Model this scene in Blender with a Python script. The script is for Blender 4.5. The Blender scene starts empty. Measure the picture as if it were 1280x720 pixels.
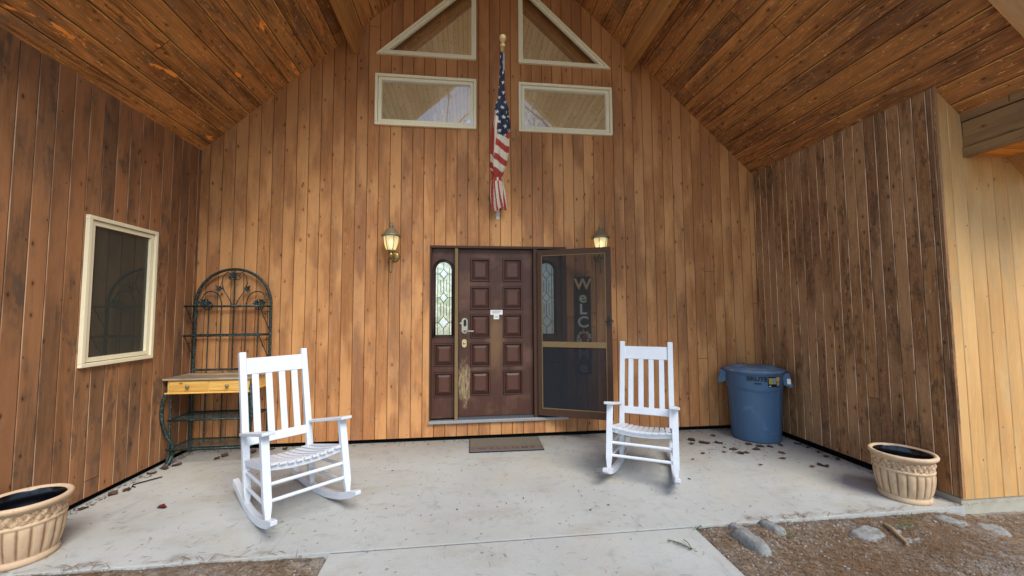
import bpy, math, random
from mathutils import Vector, Matrix, noise as mnoise
R_ = math.radians
sc = bpy.context.scene
COL = sc.collection
rnd = random.Random(7)
PI = math.pi

# ------------------------------------------------------------------ helpers
def lin(h, k=1.0):
    h = h.lstrip('#'); o = []
    for i in (0, 2, 4):
        c = int(h[i:i+2], 16)/255
        o.append((c/12.92 if c <= .04045 else ((c+.055)/1.055)**2.4)*k)
    return (o[0], o[1], o[2], 1.0)

class MB:
    """collects shapes (with metre UVs) and links them as ONE mesh object"""
    def __init__(s): s.v=[]; s.f=[]; s.uv=[]; s.sm=[]; s.mi=[]; s.col=None
    def face(s, pts, uvs=None, smooth=False, mi=0):
        b=len(s.v); s.v += [tuple(p) for p in pts]; s.f.append(tuple(range(b,b+len(pts))))
        s.uv.append(uvs or [(p[0],p[2]) for p in pts]); s.sm.append(smooth); s.mi.append(mi)
    def grid(s, rows, smooth=True, uvf=None, closed=False, mi=0, flip=False):
        b=len(s.v); n=len(rows[0])
        for r in rows: s.v += [tuple(p) for p in r]
        m = n if closed else n-1
        for i in range(len(rows)-1):
            for j in range(m):
                k=(j+1)%n
                f=(b+i*n+j, b+i*n+k, b+(i+1)*n+k, b+(i+1)*n+j)
                if flip: f=f[::-1]
                ids=[(i,j),(i,j+1),(i+1,j+1),(i+1,j)]
                if flip: ids=ids[::-1]
                s.f.append(f); s.sm.append(smooth); s.mi.append(mi)
                s.uv.append([uvf(a,c) if uvf else (c*.02,a*.02) for a,c in ids])
    def box(s, lo, hi, axis=None, M=None, mi=0):
        lo=list(lo); hi=list(hi)
        d=[hi[i]-lo[i] for i in range(3)]
        if axis is None: axis=max(range(3), key=lambda i:d[i])
        off=rnd.uniform(0,50); offv=rnd.uniform(0,50)
        c=[(lo[0] if not i&1 else hi[0], lo[1] if not i&2 else hi[1], lo[2] if not i&4 else hi[2]) for i in range(8)]
        for q,nax in (((0,4,6,2),0),((1,3,7,5),0),((0,1,5,4),1),((2,6,7,3),1),((0,2,3,1),2),((4,5,7,6),2)):
            oth=[i for i in range(3) if i!=nax]
            al=axis if axis in oth else oth[1]
            ac=[i for i in oth if i!=al][0]
            pts=[Vector(c[i]) for i in q]
            uv=[(p[ac]+off,p[al]+offv) for p in pts]
            if M is not None: pts=[M@p for p in pts]
            s.face(pts,uv,False,mi)
    def bar(s, p0, p1, w, d, side=Vector((1,0,0)), w1=None, d1=None, mi=0, segs=None):
        """square bar from p0 to p1; w along `side`, d along the other"""
        p0=Vector(p0); p1=Vector(p1); a=(p1-p0); L=a.length; a.normalize()
        x=Vector(side); x=(x-a*x.dot(a)).normalized(); y=a.cross(x)
        w1=w if w1 is None else w1; d1=d if d1 is None else d1
        off=rnd.uniform(0,50)
        A=[p0+x*sx*w/2+y*sy*d/2 for sx,sy in ((-1,-1),(1,-1),(1,1),(-1,1))]
        B=[p1+x*sx*w1/2+y*sy*d1/2 for sx,sy in ((-1,-1),(1,-1),(1,1),(-1,1))]
        for i in range(4):
            j=(i+1)%4
            s.face([A[i],A[j],B[j],B[i]],[(off,0),(off+w,0),(off+w,L),(off,L)],False,mi)
        s.face(A[::-1],None,False,mi); s.face(B,None,False,mi)
    def tube(s, pts, r, n=8, closed=False, caps=True, mi=0):
        pts=[Vector(p) for p in pts]; m=len(pts)
        rr = r if isinstance(r,(list,tuple)) else [r]*m
        T=[]
        for i in range(m):
            a=pts[(i-1)%m] if (closed or i>0) else pts[i]; b=pts[(i+1)%m] if (closed or i<m-1) else pts[i]
            T.append((b-a).normalized() if (b-a).length>1e-9 else Vector((0,0,1)))
        u=Vector((0,0,1)) if abs(T[0].z)<.9 else Vector((1,0,0))
        u=(u-T[0]*u.dot(T[0])).normalized()
        rows=[]
        for i in range(m):
            u=(u-T[i]*u.dot(T[i])); u = u.normalized() if u.length>1e-6 else T[i].orthogonal().normalized()
            w=T[i].cross(u)
            rows.append([pts[i]+(u*math.cos(2*PI*k/n)+w*math.sin(2*PI*k/n))*rr[i] for k in range(n)])
        if closed: rows.append(rows[0])
        s.grid(rows,True,None,True,mi)
        if caps and not closed:
            s.face(rows[0][::-1],None,False,mi); s.face(rows[-1],None,False,mi)
    def lathe(s, prof, c=(0,0,0), n=32, axis='z', smooth=True, rf=None, mi=0, caps=False):
        c=Vector(c); rows=[]
        for (r,z) in prof:
            row=[]
            for k in range(n):
                t=2*PI*k/n; q=rf(r,z,t) if rf else r
                p=(q*math.cos(t),q*math.sin(t),z)
                if axis=='y': p=(p[0],-p[2],p[1])
                row.append(c+Vector(p))
            rows.append(row)
        s.grid(rows,smooth,lambda i,j:(j/n,prof[i][1]),True,mi)
        if caps: s.face(rows[0][::-1]); s.face(rows[-1])
    def build(s, name, mat, parent=None, bevel=0, seg=2, label=None, loc=None):
        me=bpy.data.meshes.new(name); me.from_pydata(s.v,[],s.f)
        uvl=me.uv_layers.new(name='UVMap'); flat=[]
        for u in s.uv:
            for q in u: flat += [q[0],q[1]]
        uvl.data.foreach_set('uv',flat)
        me.polygons.foreach_set('use_smooth',s.sm)
        mats = mat if isinstance(mat,(list,tuple)) else [mat]
        for m in mats: me.materials.append(m)
        me.polygons.foreach_set('material_index',s.mi)
        me.update()
        o=bpy.data.objects.new(name,me); COL.objects.link(o)
        if parent is not None: o.parent=parent
        if loc is not None: o.location=loc
        if bevel:
            import bmesh
            bm=bmesh.new(); bm.from_mesh(me); bmesh.ops.remove_doubles(bm,verts=bm.verts,dist=1e-5); bm.to_mesh(me); bm.free()
            b=o.modifiers.new('bevel','BEVEL'); b.width=bevel; b.segments=seg; b.limit_method='ANGLE'; b.angle_limit=R_(40)
            b.harden_normals=False
        if label: o['label']=label
        return o

def empty(name, loc=(0,0,0), rz=0):
    o=bpy.data.objects.new(name,None); COL.objects.link(o); o.location=loc; o.rotation_euler=(0,0,rz); o.empty_display_size=.1
    return o
def tag(o, label, cat, group=None, kind=None):
    if label: o['label']=label
    if cat: o['category']=cat
    if group: o['group']=group
    if kind: o['kind']=kind
    return o
def struct(o): o['kind']='structure'; return o
def copy_tree(o, parent=None):
    c=o.copy(); COL.objects.link(c)
    if parent is not None: c.parent=parent
    for ch in list(o.children): copy_tree(ch,c)
    return c
def text_mesh(name, body, size, mat, parent, M, extrude=.001, bend=None, bold=0.0, sx=1.0):
    cu=bpy.data.curves.new('t','FONT'); cu.body=body; cu.size=size; cu.align_x='CENTER'; cu.align_y='CENTER'; cu.extrude=extrude; cu.offset=bold
    to=bpy.data.objects.new('t',cu); COL.objects.link(to)
    bpy.context.view_layer.update()
    dg=bpy.context.evaluated_depsgraph_get()
    me=bpy.data.meshes.new_from_object(to.evaluated_get(dg)); bpy.data.objects.remove(to); bpy.data.curves.remove(cu)
    for v in me.vertices:
        p=Vector((v.co.x*sx,v.co.y,v.co.z))
        if bend: p=bend(p)
        v.co=M@p
    me.materials.clear(); me.materials.append(mat); me.name=name
    o=bpy.data.objects.new(name,me); COL.objects.link(o)
    if parent is not None: o.parent=parent
    return o

# ------------------------------------------------------------------ node helper
class NT:
    def __init__(s,name):
        m=bpy.data.materials.new(name); m.use_nodes=True; s.m=m; s.t=m.node_tree
        for n in list(s.t.nodes): s.t.nodes.remove(n)
        s.out=s.t.nodes.new('ShaderNodeOutputMaterial')
    def put(s,sock,v):
        if v is None: return
        if hasattr(v,'is_linked') or hasattr(v,'links'): s.t.links.new(v,sock)
        else:
            if sock.type=='RGBA' and not hasattr(v,'__len__'): v=(v,v,v,1)
            sock.default_value=v
    def n(s,typ,ins=None,**kw):
        nd=s.t.nodes.new('ShaderNode'+typ)
        for k,v in kw.items(): setattr(nd,k,v)
        if ins:
            for k,v in ins.items(): s.put(nd.inputs[k],v)
        return nd
    def math(s,op,a,b=None,c=None,clamp=False):
        nd=s.n('Math',{0:a},operation=op,use_clamp=clamp)
        if b is not None: s.put(nd.inputs[1],b)
        if c is not None: s.put(nd.inputs[2],c)
        return nd.outputs[0]
    def mix(s,f,a,b,typ='MIX'):
        nd=s.n('MixRGB',{0:f,1:a,2:b},blend_type=typ); return nd.outputs[0]
    def ramp(s,f,stops):
        nd=s.n('ValToRGB',{0:f}); e=nd.color_ramp.elements
        while len(e)<len(stops): e.new(.5)
        for el,(p,c) in zip(e,stops):
            el.position=p; el.color=c if hasattr(c,'__len__') else (c,c,c,1)
        return nd.outputs[0]
    def comb(s,x,y,z=0.0): return s.n('CombineXYZ',{0:x,1:y,2:z}).outputs[0]
    def noise(s,vec,scale,detail=3,rough=.55,dist=0,out=0):
        return s.n('TexNoise',{'Vector':vec,'Scale':scale,'Detail':detail,'Roughness':rough,'Distortion':dist}).outputs[out]
    def sm(s,x,a,b):   # smoothstep a..b
        nd=s.n('MapRange',{0:x,1:a,2:b,3:0.0,4:1.0},interpolation_type='SMOOTHSTEP'); return nd.outputs[0]
    def bsdf(s,color,rough=.6,spec=.4,bump=None,bstr=.3,bdist=.005,metal=0,**k):
        b=s.n('BsdfPrincipled',{'Base Color':color,'Roughness':rough,'Specular IOR Level':spec,'Metallic':metal})
        for kk,v in k.items(): s.put(b.inputs[kk.replace('_',' ')],v)
        if bump is not None:
            bn=s.n('Bump',{'Height':bump,'Strength':bstr,'Distance':bdist}); s.t.links.new(bn.outputs[0],b.inputs['Normal'])
        s.t.links.new(b.outputs[0],s.out.inputs[0]); return b
    def obj(s): return s.n('TexCoord').outputs['Object']
    def uv(s):
        nd=s.n('TexCoord'); x=s.n('SeparateXYZ',{0:nd.outputs['UV']}); return x.outputs[0],x.outputs[1]

def wood(name, tones, W=.134, L=2.6, dark='#3a2413', groove='#2a170b', gw=.03, knots=.5, blotch=None, blotch_amt=.6, fleck=None,
         bscale=1.0, light=None, light_amt=.4, rough=.62, k=1.0, grainamt=.5, spotw=.28, bvar=5.0, patch=None, edge=None, bump=.35, vgrad=None, spec=.25):
    """stained boards: u across (m), v along (m)"""
    t=NT(name); u,v=t.uv()
    q=t.math('DIVIDE',u,W); idn=t.math('FLOOR',q); fr=t.math('FRACT',q)
    r1=t.n('TexWhiteNoise',{'W':idn},noise_dimensions='1D').outputs[0]
    vv=t.math('ADD',t.math('DIVIDE',v,L),t.math('MULTIPLY',r1,7.3)); pc=t.math('FLOOR',vv); fv=t.math('FRACT',vv)
    r2n=t.n('TexWhiteNoise',{'Vector':t.comb(idn,pc,1.7)},noise_dimensions='2D')
    r2=r2n.outputs[0]; seed=t.math('MULTIPLY',r2,60)
    n=len(tones)
    base=t.ramp(r2,[(i/(n-1),lin(c,k)) for i,c in enumerate(tones)])
    fig=t.noise(t.comb(t.math('MULTIPLY',u,26),t.math('MULTIPLY',v,1.5),seed),1,4,.6,1.2)
    fine=t.noise(t.comb(t.math('MULTIPLY',u,190),t.math('MULTIPLY',v,6),seed),1,3,.6,.3)
    g=t.math('ADD',t.math('MULTIPLY',fig,.65),t.math('MULTIPLY',fine,.35))
    gm=t.sm(g,.38,.62)
    c=t.mix(t.math('MULTIPLY',t.math('SUBTRACT',1.0,gm),grainamt),base,lin(dark,k))
    # weathering clouds: run over several boards, shifted a little from board to board
    bv=t.comb(t.math('MULTIPLY',u,6.0*bscale),t.math('MULTIPLY',v,1.15*bscale),t.math('MULTIPLY',r1,bvar))
    mot=t.noise(bv,1,7,.66,.7)
    spot=t.noise(t.comb(t.math('MULTIPLY',u,13*bscale),t.math('MULTIPLY',v,5*bscale),t.math('MULTIPLY',r1,9)),1,4,.65,.3)
    mm=t.math('ADD',t.math('MULTIPLY',mot,1-spotw),t.math('MULTIPLY',spot,spotw))
    if blotch: c=t.mix(t.math('MULTIPLY',t.sm(mm,.50,.60),blotch_amt),c,lin(blotch,k))
    big=t.noise(t.comb(t.math('MULTIPLY',u,2.5),t.math('MULTIPLY',v,.8),t.math('ADD',4.0,t.math('MULTIPLY',r1,3.0))),1,4,.55)
    if light: c=t.mix(t.math('MULTIPLY',t.sm(big,.44,.60),light_amt),c,lin(light,k))
    if fleck:
        fl_=t.noise(t.comb(t.math('MULTIPLY',u,75),t.math('MULTIPLY',v,17),seed),1,3,.7,.8)
        c=t.mix(t.math('MULTIPLY',t.sm(fl_,.60,.70),fleck[1]),c,lin(fleck[0],k))
        c=t.mix(t.math('MULTIPLY',t.sm(fl_,.40,.30),fleck[1]*.8),c,lin(dark,k))
    if vgrad:  # second tone mixed in more strongly higher up the boards
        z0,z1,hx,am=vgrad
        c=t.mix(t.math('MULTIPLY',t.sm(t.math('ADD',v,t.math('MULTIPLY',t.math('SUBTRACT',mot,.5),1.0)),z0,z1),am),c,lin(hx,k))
    if patch:
        pn=t.noise(t.comb(t.math('MULTIPLY',u,7),t.math('MULTIPLY',v,1.6),seed),1,5,.65,.5)
        sel=t.math('GREATER_THAN',t.n('TexWhiteNoise',{'W':t.math('ADD',idn,31.5)},noise_dimensions='1D').outputs[0],patch[2])
        c=t.mix(t.math('MULTIPLY',t.sm(pn,patch[1],patch[1]+.04),sel),c,lin(patch[0],k))
    # knots
    kv=t.n('TexVoronoi',{'Vector':t.comb(t.math('ADD',t.math('MULTIPLY',u,8.5),seed),t.math('MULTIPLY',v,4.6),0.0),'Scale':1.0,'Randomness':1.0},voronoi_dimensions='2D')
    kd=t.math('ADD',kv.outputs['Distance'],t.math('MULTIPLY',t.math('SUBTRACT',fine,.5),.06))
    kp=t.math('GREATER_THAN',t.n('SeparateColor',{0:kv.outputs['Color']}).outputs[0],1-knots)
    kn=t.math('MULTIPLY',t.math('SUBTRACT',1.0,t.sm(kd,.02,t.math('ADD',.04,t.math('MULTIPLY',r2,.08)))),kp)
    halo=t.math('MULTIPLY',t.math('SUBTRACT',1.0,t.sm(kd,.06,.20)),kp)
    c=t.mix(t.math('MULTIPLY',halo,.35),c,lin(dark,k))
    c=t.mix(t.math('MULTIPLY',kn,.8),c,lin('#22130a',k))
    # nail heads
    nv=t.n('TexVoronoi',{'Vector':t.comb(t.math('MULTIPLY',u,3.7),t.math('MULTIPLY',v,1.9),0.0),'Scale':1.0},voronoi_dimensions='2D')
    c=t.mix(t.math('MULTIPLY',t.math('LESS_THAN',nv.outputs['Distance'],.016),.8),c,lin('#160c06'))
    # joints + grooves
    e=t.math('MINIMUM',fr,t.math('SUBTRACT',1.0,fr))
    if edge:   # pale line beside the groove: light catching its edge, painted as colour
        en=t.sm(t.noise(t.comb(idn,t.math('MULTIPLY',v,1.3),0.3),1.7,2),.40,.62)
        c=t.mix(t.math('MULTIPLY',t.math('MULTIPLY',t.math('LESS_THAN',fr,gw*2.4),en),edge[1]),c,lin(edge[0],k))
    gl=t.math('LESS_THAN',e,gw)
    jl=t.math('LESS_THAN',t.math('MINIMUM',fv,t.math('SUBTRACT',1.0,fv)),.0016/L*2)
    c=t.mix(t.math('MULTIPLY',t.math('MAXIMUM',gl,jl),.85),c,lin(groove,k))
    rr=t.math('ADD',rough-.1,t.math('MULTIPLY',fig,.22))
    t.bsdf(c,rr,spec,t.math('SUBTRACT',g,t.math('MULTIPLY',kn,.3)),bump,.004)
    return t.m

def plain(name,hx,rough=.5,spec=.4,var=.12,scale=30,k=1.0,bump=.1,metal=0,dirt=None,dscale=6,dthr=.6,bdist=.002):
    t=NT(name); o=t.obj()
    nz=t.noise(o,scale,4,.6)
    a=lin(hx,k*(1-var)); b=lin(hx,k*(1+var))
    c=t.mix(nz,a,b)
    if dirt:
        d=t.noise(o,dscale,5,.65); c=t.mix(t.math('MULTIPLY',t.sm(d,dthr,dthr+.18),.7),c,lin(dirt))
    t.bsdf(c,t.math('ADD',rough-.06,t.math('MULTIPLY',nz,.12)),spec,nz,bump,bdist,metal)
    return t.m

# ------------------------------------------------------------------ materials
M={}
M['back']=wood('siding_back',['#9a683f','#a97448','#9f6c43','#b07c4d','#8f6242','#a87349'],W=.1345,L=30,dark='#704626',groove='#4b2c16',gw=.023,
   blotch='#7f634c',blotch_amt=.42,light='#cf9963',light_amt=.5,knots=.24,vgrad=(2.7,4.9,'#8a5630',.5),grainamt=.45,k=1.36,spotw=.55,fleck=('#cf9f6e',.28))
M['left']=wood('siding_left',['#6b4a31','#775235','#865f3f','#594332','#704e33'],W=.131,L=30,dark='#4c3220',groove='#2a190e',gw=.020,blotch='#45382f',blotch_amt=.75,light='#906240',light_amt=.5,knots=.3,edge=('#a08468',.6),spotw=.5,k=1.68,fleck=('#96704e',.2))
M['right']=wood('siding_right',['#6f4e36','#785636','#644732','#7d5b3c','#563f2c'],W=.106,L=30,dark='#48301d',groove='#2c1c11',gw=.024,blotch='#3b2d22',blotch_amt=.72,bscale=1.7,bvar=2.5,spotw=.5,light='#8f6e4e',light_amt=.4,knots=.4,edge=('#b8977a',.75),grainamt=.6,k=2.05,fleck=('#a58765',.5))
M['face']=wood('siding_facing',['#ba8d58','#b48752','#c0945e','#b18550'],W=.134,L=30,dark='#987448',groove='#7a5832',gw=.016,blotch='#a08a66',blotch_amt=.5,light='#cba26c',light_amt=.5,knots=.05,grainamt=.35,edge=('#d6b98c',.7),k=1.2,fleck=('#d6b080',.25))
M['ceil']=wood('ceiling_boards',['#7f512a','#925f30','#744a28','#87572b','#684526','#9a6a3a'],W=.19,L=9,dark='#3e2713',groove='#180d06',gw=.026,blotch='#54402f',blotch_amt=.65,light='#9a6836',light_amt=.4,knots=.45,patch=('#bd722e',.605,.60),edge=('#b08848',.5),rough=.6,grainamt=.9,k=2.55,spotw=.5,fleck=('#c29560',.55))
M['ceilr']=wood('ceiling_boards_dark',['#774a28','#84542c','#6a4326','#7a4d29','#5f3d24','#8a5b31'],W=.19,L=9,dark='#3a2412',groove='#180d06',gw=.026,blotch='#4a3628',blotch_amt=.65,light='#8f5f31',light_amt=.4,knots=.5,edge=('#a47a42',.5),rough=.6,grainamt=.9,k=2.5,spotw=.5,fleck=('#bd8f5c',.55))
M['beam']=wood('beam_wood',['#6d4824','#7d5730','#755026'],W=.45,L=9,dark='#46301a',groove='#46301a',gw=0,blotch='#5c4630',blotch_amt=.4,knots=.2,k=3.0)
M['eave']=wood('eave_wood',['#6b5238','#7a5d3d','#5f4a36'],W=.45,L=9,dark='#3c2c1e',groove='#2a1c10',gw=0,blotch='#4b4138',blotch_amt=.7,light='#83633e',light_amt=.5,knots=.3,k=1.7)
M['barge']=wood('barge_wood',['#b08458','#bb8f62'],W=.45,L=9,dark='#936a43',groove='#936a43',gw=0,blotch='#8f7558',blotch_amt=.4,knots=.2,k=1.5)
M['soffit']=wood('soffit_wood',['#b5742f','#c0803a','#a86a2a'],W=.12,L=4,dark='#84501f',groove='#5a3515',gw=.03,knots=.3,k=1.9)
M['pine']=wood('pale_pine',['#c9ac7c','#d3b98c','#bfa172','#dac297'],W=.1,L=4,dark='#a98a5a',groove='#8c7048',gw=.03,knots=.5,grainamt=.4,k=1.45)
M['door']=None
def door_mat():
    t=NT('stained_door'); o=t.obj(); x=t.n('SeparateXYZ',{0:o})
    X,Z=x.outputs[0],x.outputs[2]
    g=t.noise(t.comb(t.math('MULTIPLY',X,70),0.0,t.math('MULTIPLY',Z,4)),1,4,.6,.5)
    c=t.mix(g,lin('#38211a'),lin('#5f3b2c'))
    f=t.noise(o,2.6,5,.6)
    c=t.mix(t.math('MULTIPLY',t.sm(f,.46,.66),.5),c,lin('#7c5a46'))
    # peeled stain by the lock side
    dx=t.math('MULTIPLY',t.math('ADD',X,.405),7.5); dz=t.math('MULTIPLY',t.math('SUBTRACT',Z,.68),2.6)
    d=t.math('SQRT',t.math('ADD',t.math('MULTIPLY',dx,dx),t.math('MULTIPLY',dz,dz)))
    pn=t.noise(t.comb(t.math('MULTIPLY',X,14),0.0,t.math('MULTIPLY',Z,5)),1,5,.7,.6)
    peel=t.sm(t.math('SUBTRACT',t.math('ADD',pn,.40),t.math('MULTIPLY',d,.78)),.30,.58)
    c=t.mix(t.math('MULTIPLY',t.math('MULTIPLY',peel,t.sm(t.noise(t.comb(t.math('MULTIPLY',X,45),0.0,t.math('MULTIPLY',Z,9)),1,5,.75,.4),.36,.58)),.85),c,lin('#a8926c'))
    dx2=t.math('MULTIPLY',t.math('ADD',X,.03),7); dz2=t.math('MULTIPLY',t.math('SUBTRACT',Z,1.15),2.2)
    d2=t.math('SQRT',t.math('ADD',t.math('MULTIPLY',dx2,dx2),t.math('MULTIPLY',dz2,dz2)))
    c=t.mix(t.math('MULTIPLY',t.math('SUBTRACT',1.0,t.sm(t.math('SUBTRACT',d2,pn),-.3,.7)),.55),c,lin('#8a6a44'))
    t.bsdf(c,t.math('ADD',.36,t.math('MULTIPLY',f,.25)),.4,g,.25,.002); return t.m
M['door']=door_mat()
M['panel']=plain('stained_panel','#573528',.38,.45,.35,22)
M['panelframe']=plain('stained_moulding','#2c130d',.36,.45,.3,22)
M['tanwood']=plain('weathered_tan_wood','#7f6846',.6,.3,.2,40,dirt='#6d5030')
M['brownframe']=plain('brown_frame','#4b3223',.55,.3,.25,25,dirt='#33211a')
M['cream']=plain('cream_paint','#f2e7c4',.42,.4,.05,20,dirt='#b3a37c',dthr=.66)
M['creamdark']=plain('frame_gap','#4b412c',.6,.3,.1)
def chair_paint():
    t=NT('white_chair_paint'); o=t.obj()
    a=t.noise(o,9,4,.6); b=t.noise(o,46,4,.65); f=t.noise(o,230,2)
    c=t.mix(a,lin('#c9cdd3'),lin('#dadee4'))
    c=t.mix(t.math('MULTIPLY',t.sm(b,.60,.78),.35),c,lin('#a9a49a'))
    bv=t.n('Bevel',{'Radius':.007},samples=4); ng=t.n('NewGeometry')
    dt=t.n('VectorMath',{0:bv.outputs[0],1:ng.outputs['Normal']},operation='DOT_PRODUCT').outputs['Value']
    wear=t.math('MULTIPLY',t.math('SUBTRACT',1.0,t.sm(dt,.80,.985)),t.sm(b,.46,.62))
    c=t.mix(t.math('MULTIPLY',wear,.55),c,lin('#8f8574'))
    t.bsdf(c,t.math('ADD',.36,t.math('MULTIPLY',a,.14)),.42,t.math('ADD',b,t.math('MULTIPLY',f,.5)),.12,.002); return t.m
M['white']=chair_paint()
M['iron']=None
def iron_mat():
    t=NT('verdigris_iron'); o=t.obj(); a=t.noise(o,70,4,.65)
    c=t.mix(t.sm(a,.45,.68),lin('#1f2928'),lin('#56706a')); b=t.noise(o,19,3)
    c=t.mix(t.math('MULTIPLY',t.sm(b,.6,.75),.6),c,lin('#4a3a2c'))
    t.bsdf(c,.55,.5,a,.5,.002,.35); return t.m
M['iron']=iron_mat()
M['yellowpine']=wood('yellow_pine',['#c59c54','#cfa85f','#bd944c'],W=.4,L=9,dark='#9a6620',groove='#9a6620',gw=0,knots=.2,blotch='#a87428',blotch_amt=.4,spec=.4,rough=.45,k=1.45)
M['graytop']=wood('weathered_top',['#8a7c68','#9c8d76','#7b6d5a'],W=.13,L=9,dark='#52473a',groove='#3c3226',gw=.03,knots=.2,blotch='#55493a',blotch_amt=.6,k=1.6)
M['brass']=plain('antique_brass','#9a8452',.34,.5,.25,40,metal=.75,dirt='#5c5240',dscale=30)
M['brassdull']=plain('weathered_brass','#8d8264',.45,.5,.2,40,metal=.45)
M['steel']=plain('brushed_steel','#b9b4a6',.28,.5,.06,60,metal=.85)
M['black']=plain('black_plastic','#0d0e10',.35,.5,.1)
M['void']=plain('dark_gap','#0c0c0d',.9,.1,.3,20)
M['paper']=plain('white_paper','#e8e6df',.7,.2,.03)
M['ink']=plain('grey_ink','#6d6a66',.8,.1,.05)
M['brassplate']=plain('lock_plate','#cdbd8e',.35,.5,.06,metal=.3)
M['caming']=plain('lead_caming','#5d5746',.4,.5,.1,metal=.5)
M['thresh']=plain('aluminium_sill','#a5a7a8',.4,.5,.12,14,metal=.5,dirt='#6c6a66')
M['darkstrip']=plain('grey_sweep','#4c4d52',.5,.4,.1)
M['gold']=plain('gilded_finial','#dcc184',.38,.5,.08,metal=.1)
M['pole']=plain('pole_metal','#8b8578',.4,.5,.08,metal=.6)
def glass_mat(name,ior=1.75,tint='#ffffff',rough=.0,tr=1.0,haze=0):
    t=NT(name)
    fr=t.n('Fresnel',{'IOR':ior}).outputs[0]
    tb=t.n('BsdfTransparent',{'Color':lin(tint,tr)}).outputs[0]; gl=t.n('BsdfGlossy',{'Color':(1,1,1,1),'Roughness':rough}).outputs[0]
    mx=t.n('MixShader',{0:fr,1:tb,2:gl}).outputs[0]
    if haze: mx=t.n('MixShader',{0:haze,1:mx,2:t.n('BsdfDiffuse',{'Color':lin('#6d6f64')}).outputs[0]}).outputs[0]  # pale grey-green haze painted over the pane as a diffuse layer
    t.t.links.new(mx,t.out.inputs[0]); return t.m
M['glass']=glass_mat('window_glass',2.3)
M['darkglass']=glass_mat('dim_window_glass',1.62,'#8a8880',.004,haze=.30)
def leaded_mat(name,a,b):
    t=NT(name); o=t.obj(); n1=t.noise(o,9,4,.6,1.5); n2=t.noise(o,60,2)
    c=t.mix(t.sm(n1,.35,.65),lin(a),lin(b))  # opaque pale tones stand in for light in and behind the glass
    t.bsdf(c,.22,.8,n2,.25,.002,.55); return t.m
M['leaded']=leaded_mat('leaded_glass','#b3bda0','#eef0df')
M['leadedblue']=leaded_mat('leaded_glass_cool','#d6eef0','#ffffff')  # colour lightened further in place of light from inside
def screen_mat(name,hx,op):
    t=NT(name); o=t.obj(); w=t.noise(o,900,1)
    d=t.n('BsdfDiffuse',{'Color':lin(hx)}).outputs[0]; g=t.n('BsdfTransparent').outputs[0]
    t.t.links.new(t.n('MixShader',{0:t.math('ADD',op-.04,t.math('MULTIPLY',w,.08)),1:g,2:d}).outputs[0],t.out.inputs[0]); return t.m
M['screen']=screen_mat('insect_screen','#3e3c3b',.60)
M['screenlow']=screen_mat('lower_screen','#303135',.90)
def concrete(name,k=1.0,stain=True):
    t=NT(name); o=t.obj()
    a=t.noise(o,1.1,5,.6); b=t.noise(o,9,5,.65); f=t.noise(o,120,3,.7)
    c=t.mix(a,lin('#9c9c97',k),lin('#bebfbb',k))
    c=t.mix(t.math('MULTIPLY',t.sm(b,.52,.75),.45),c,lin('#8d8f8b',k))
    c=t.mix(t.math('MULTIPLY',t.sm(f,.54,.72),.42),c,lin('#6f6d66',k))
    if stain:
        x=t.n('SeparateXYZ',{0:o})
        s=t.noise(t.comb(t.math('MULTIPLY',x.outputs[0],1.4),t.math('MULTIPLY',x.outputs[1],2.6),3.0),1.4,5,.65)
        c=t.mix(t.math('MULTIPLY',t.sm(s,.50,.72),.42),c,lin('#9a917f',k))
        sp=t.n('TexVoronoi',{'Vector':o,'Scale':14.0}); spn=t.n('SeparateColor',{0:sp.outputs['Color']}).outputs[0]
        dm=t.math('MULTIPLY',t.math('LESS_THAN',sp.outputs['Distance'],t.math('MULTIPLY',spn,.17)),t.math('GREATER_THAN',spn,.55))
        c=t.mix(t.math('MULTIPLY',dm,.5),c,lin('#55493c'))
        s2=t.noise(o,.8,4,.6,.8); c=t.mix(t.math('MULTIPLY',t.sm(s2,.50,.64),.30),c,lin('#b3a892',k))
        s3=t.noise(t.comb(t.math('MULTIPLY',x.outputs[0],2.2),t.math('MULTIPLY',x.outputs[1],.9),9.0),2.0,5,.7,1.0); c=t.mix(t.math('MULTIPLY',t.sm(s3,.56,.70),.28),c,lin('#7f8280',k))
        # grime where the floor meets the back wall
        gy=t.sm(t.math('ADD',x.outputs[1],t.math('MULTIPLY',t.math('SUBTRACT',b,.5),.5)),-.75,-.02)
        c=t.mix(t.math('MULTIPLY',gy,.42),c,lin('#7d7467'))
    cr=t.n('TexVoronoi',{'Vector':o,'Scale':1.1},feature='DISTANCE_TO_EDGE').outputs[0]
    t.bsdf(c,.82,.25,t.math('ADD',b,t.math('MULTIPLY',f,.6)),.35,.006); return t.m
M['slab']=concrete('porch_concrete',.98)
M['path']=concrete('path_concrete',1.0)
M['stem']=plain('foundation_concrete','#a9a595',.8,.2,.12,14,dirt='#857c66')
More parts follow.
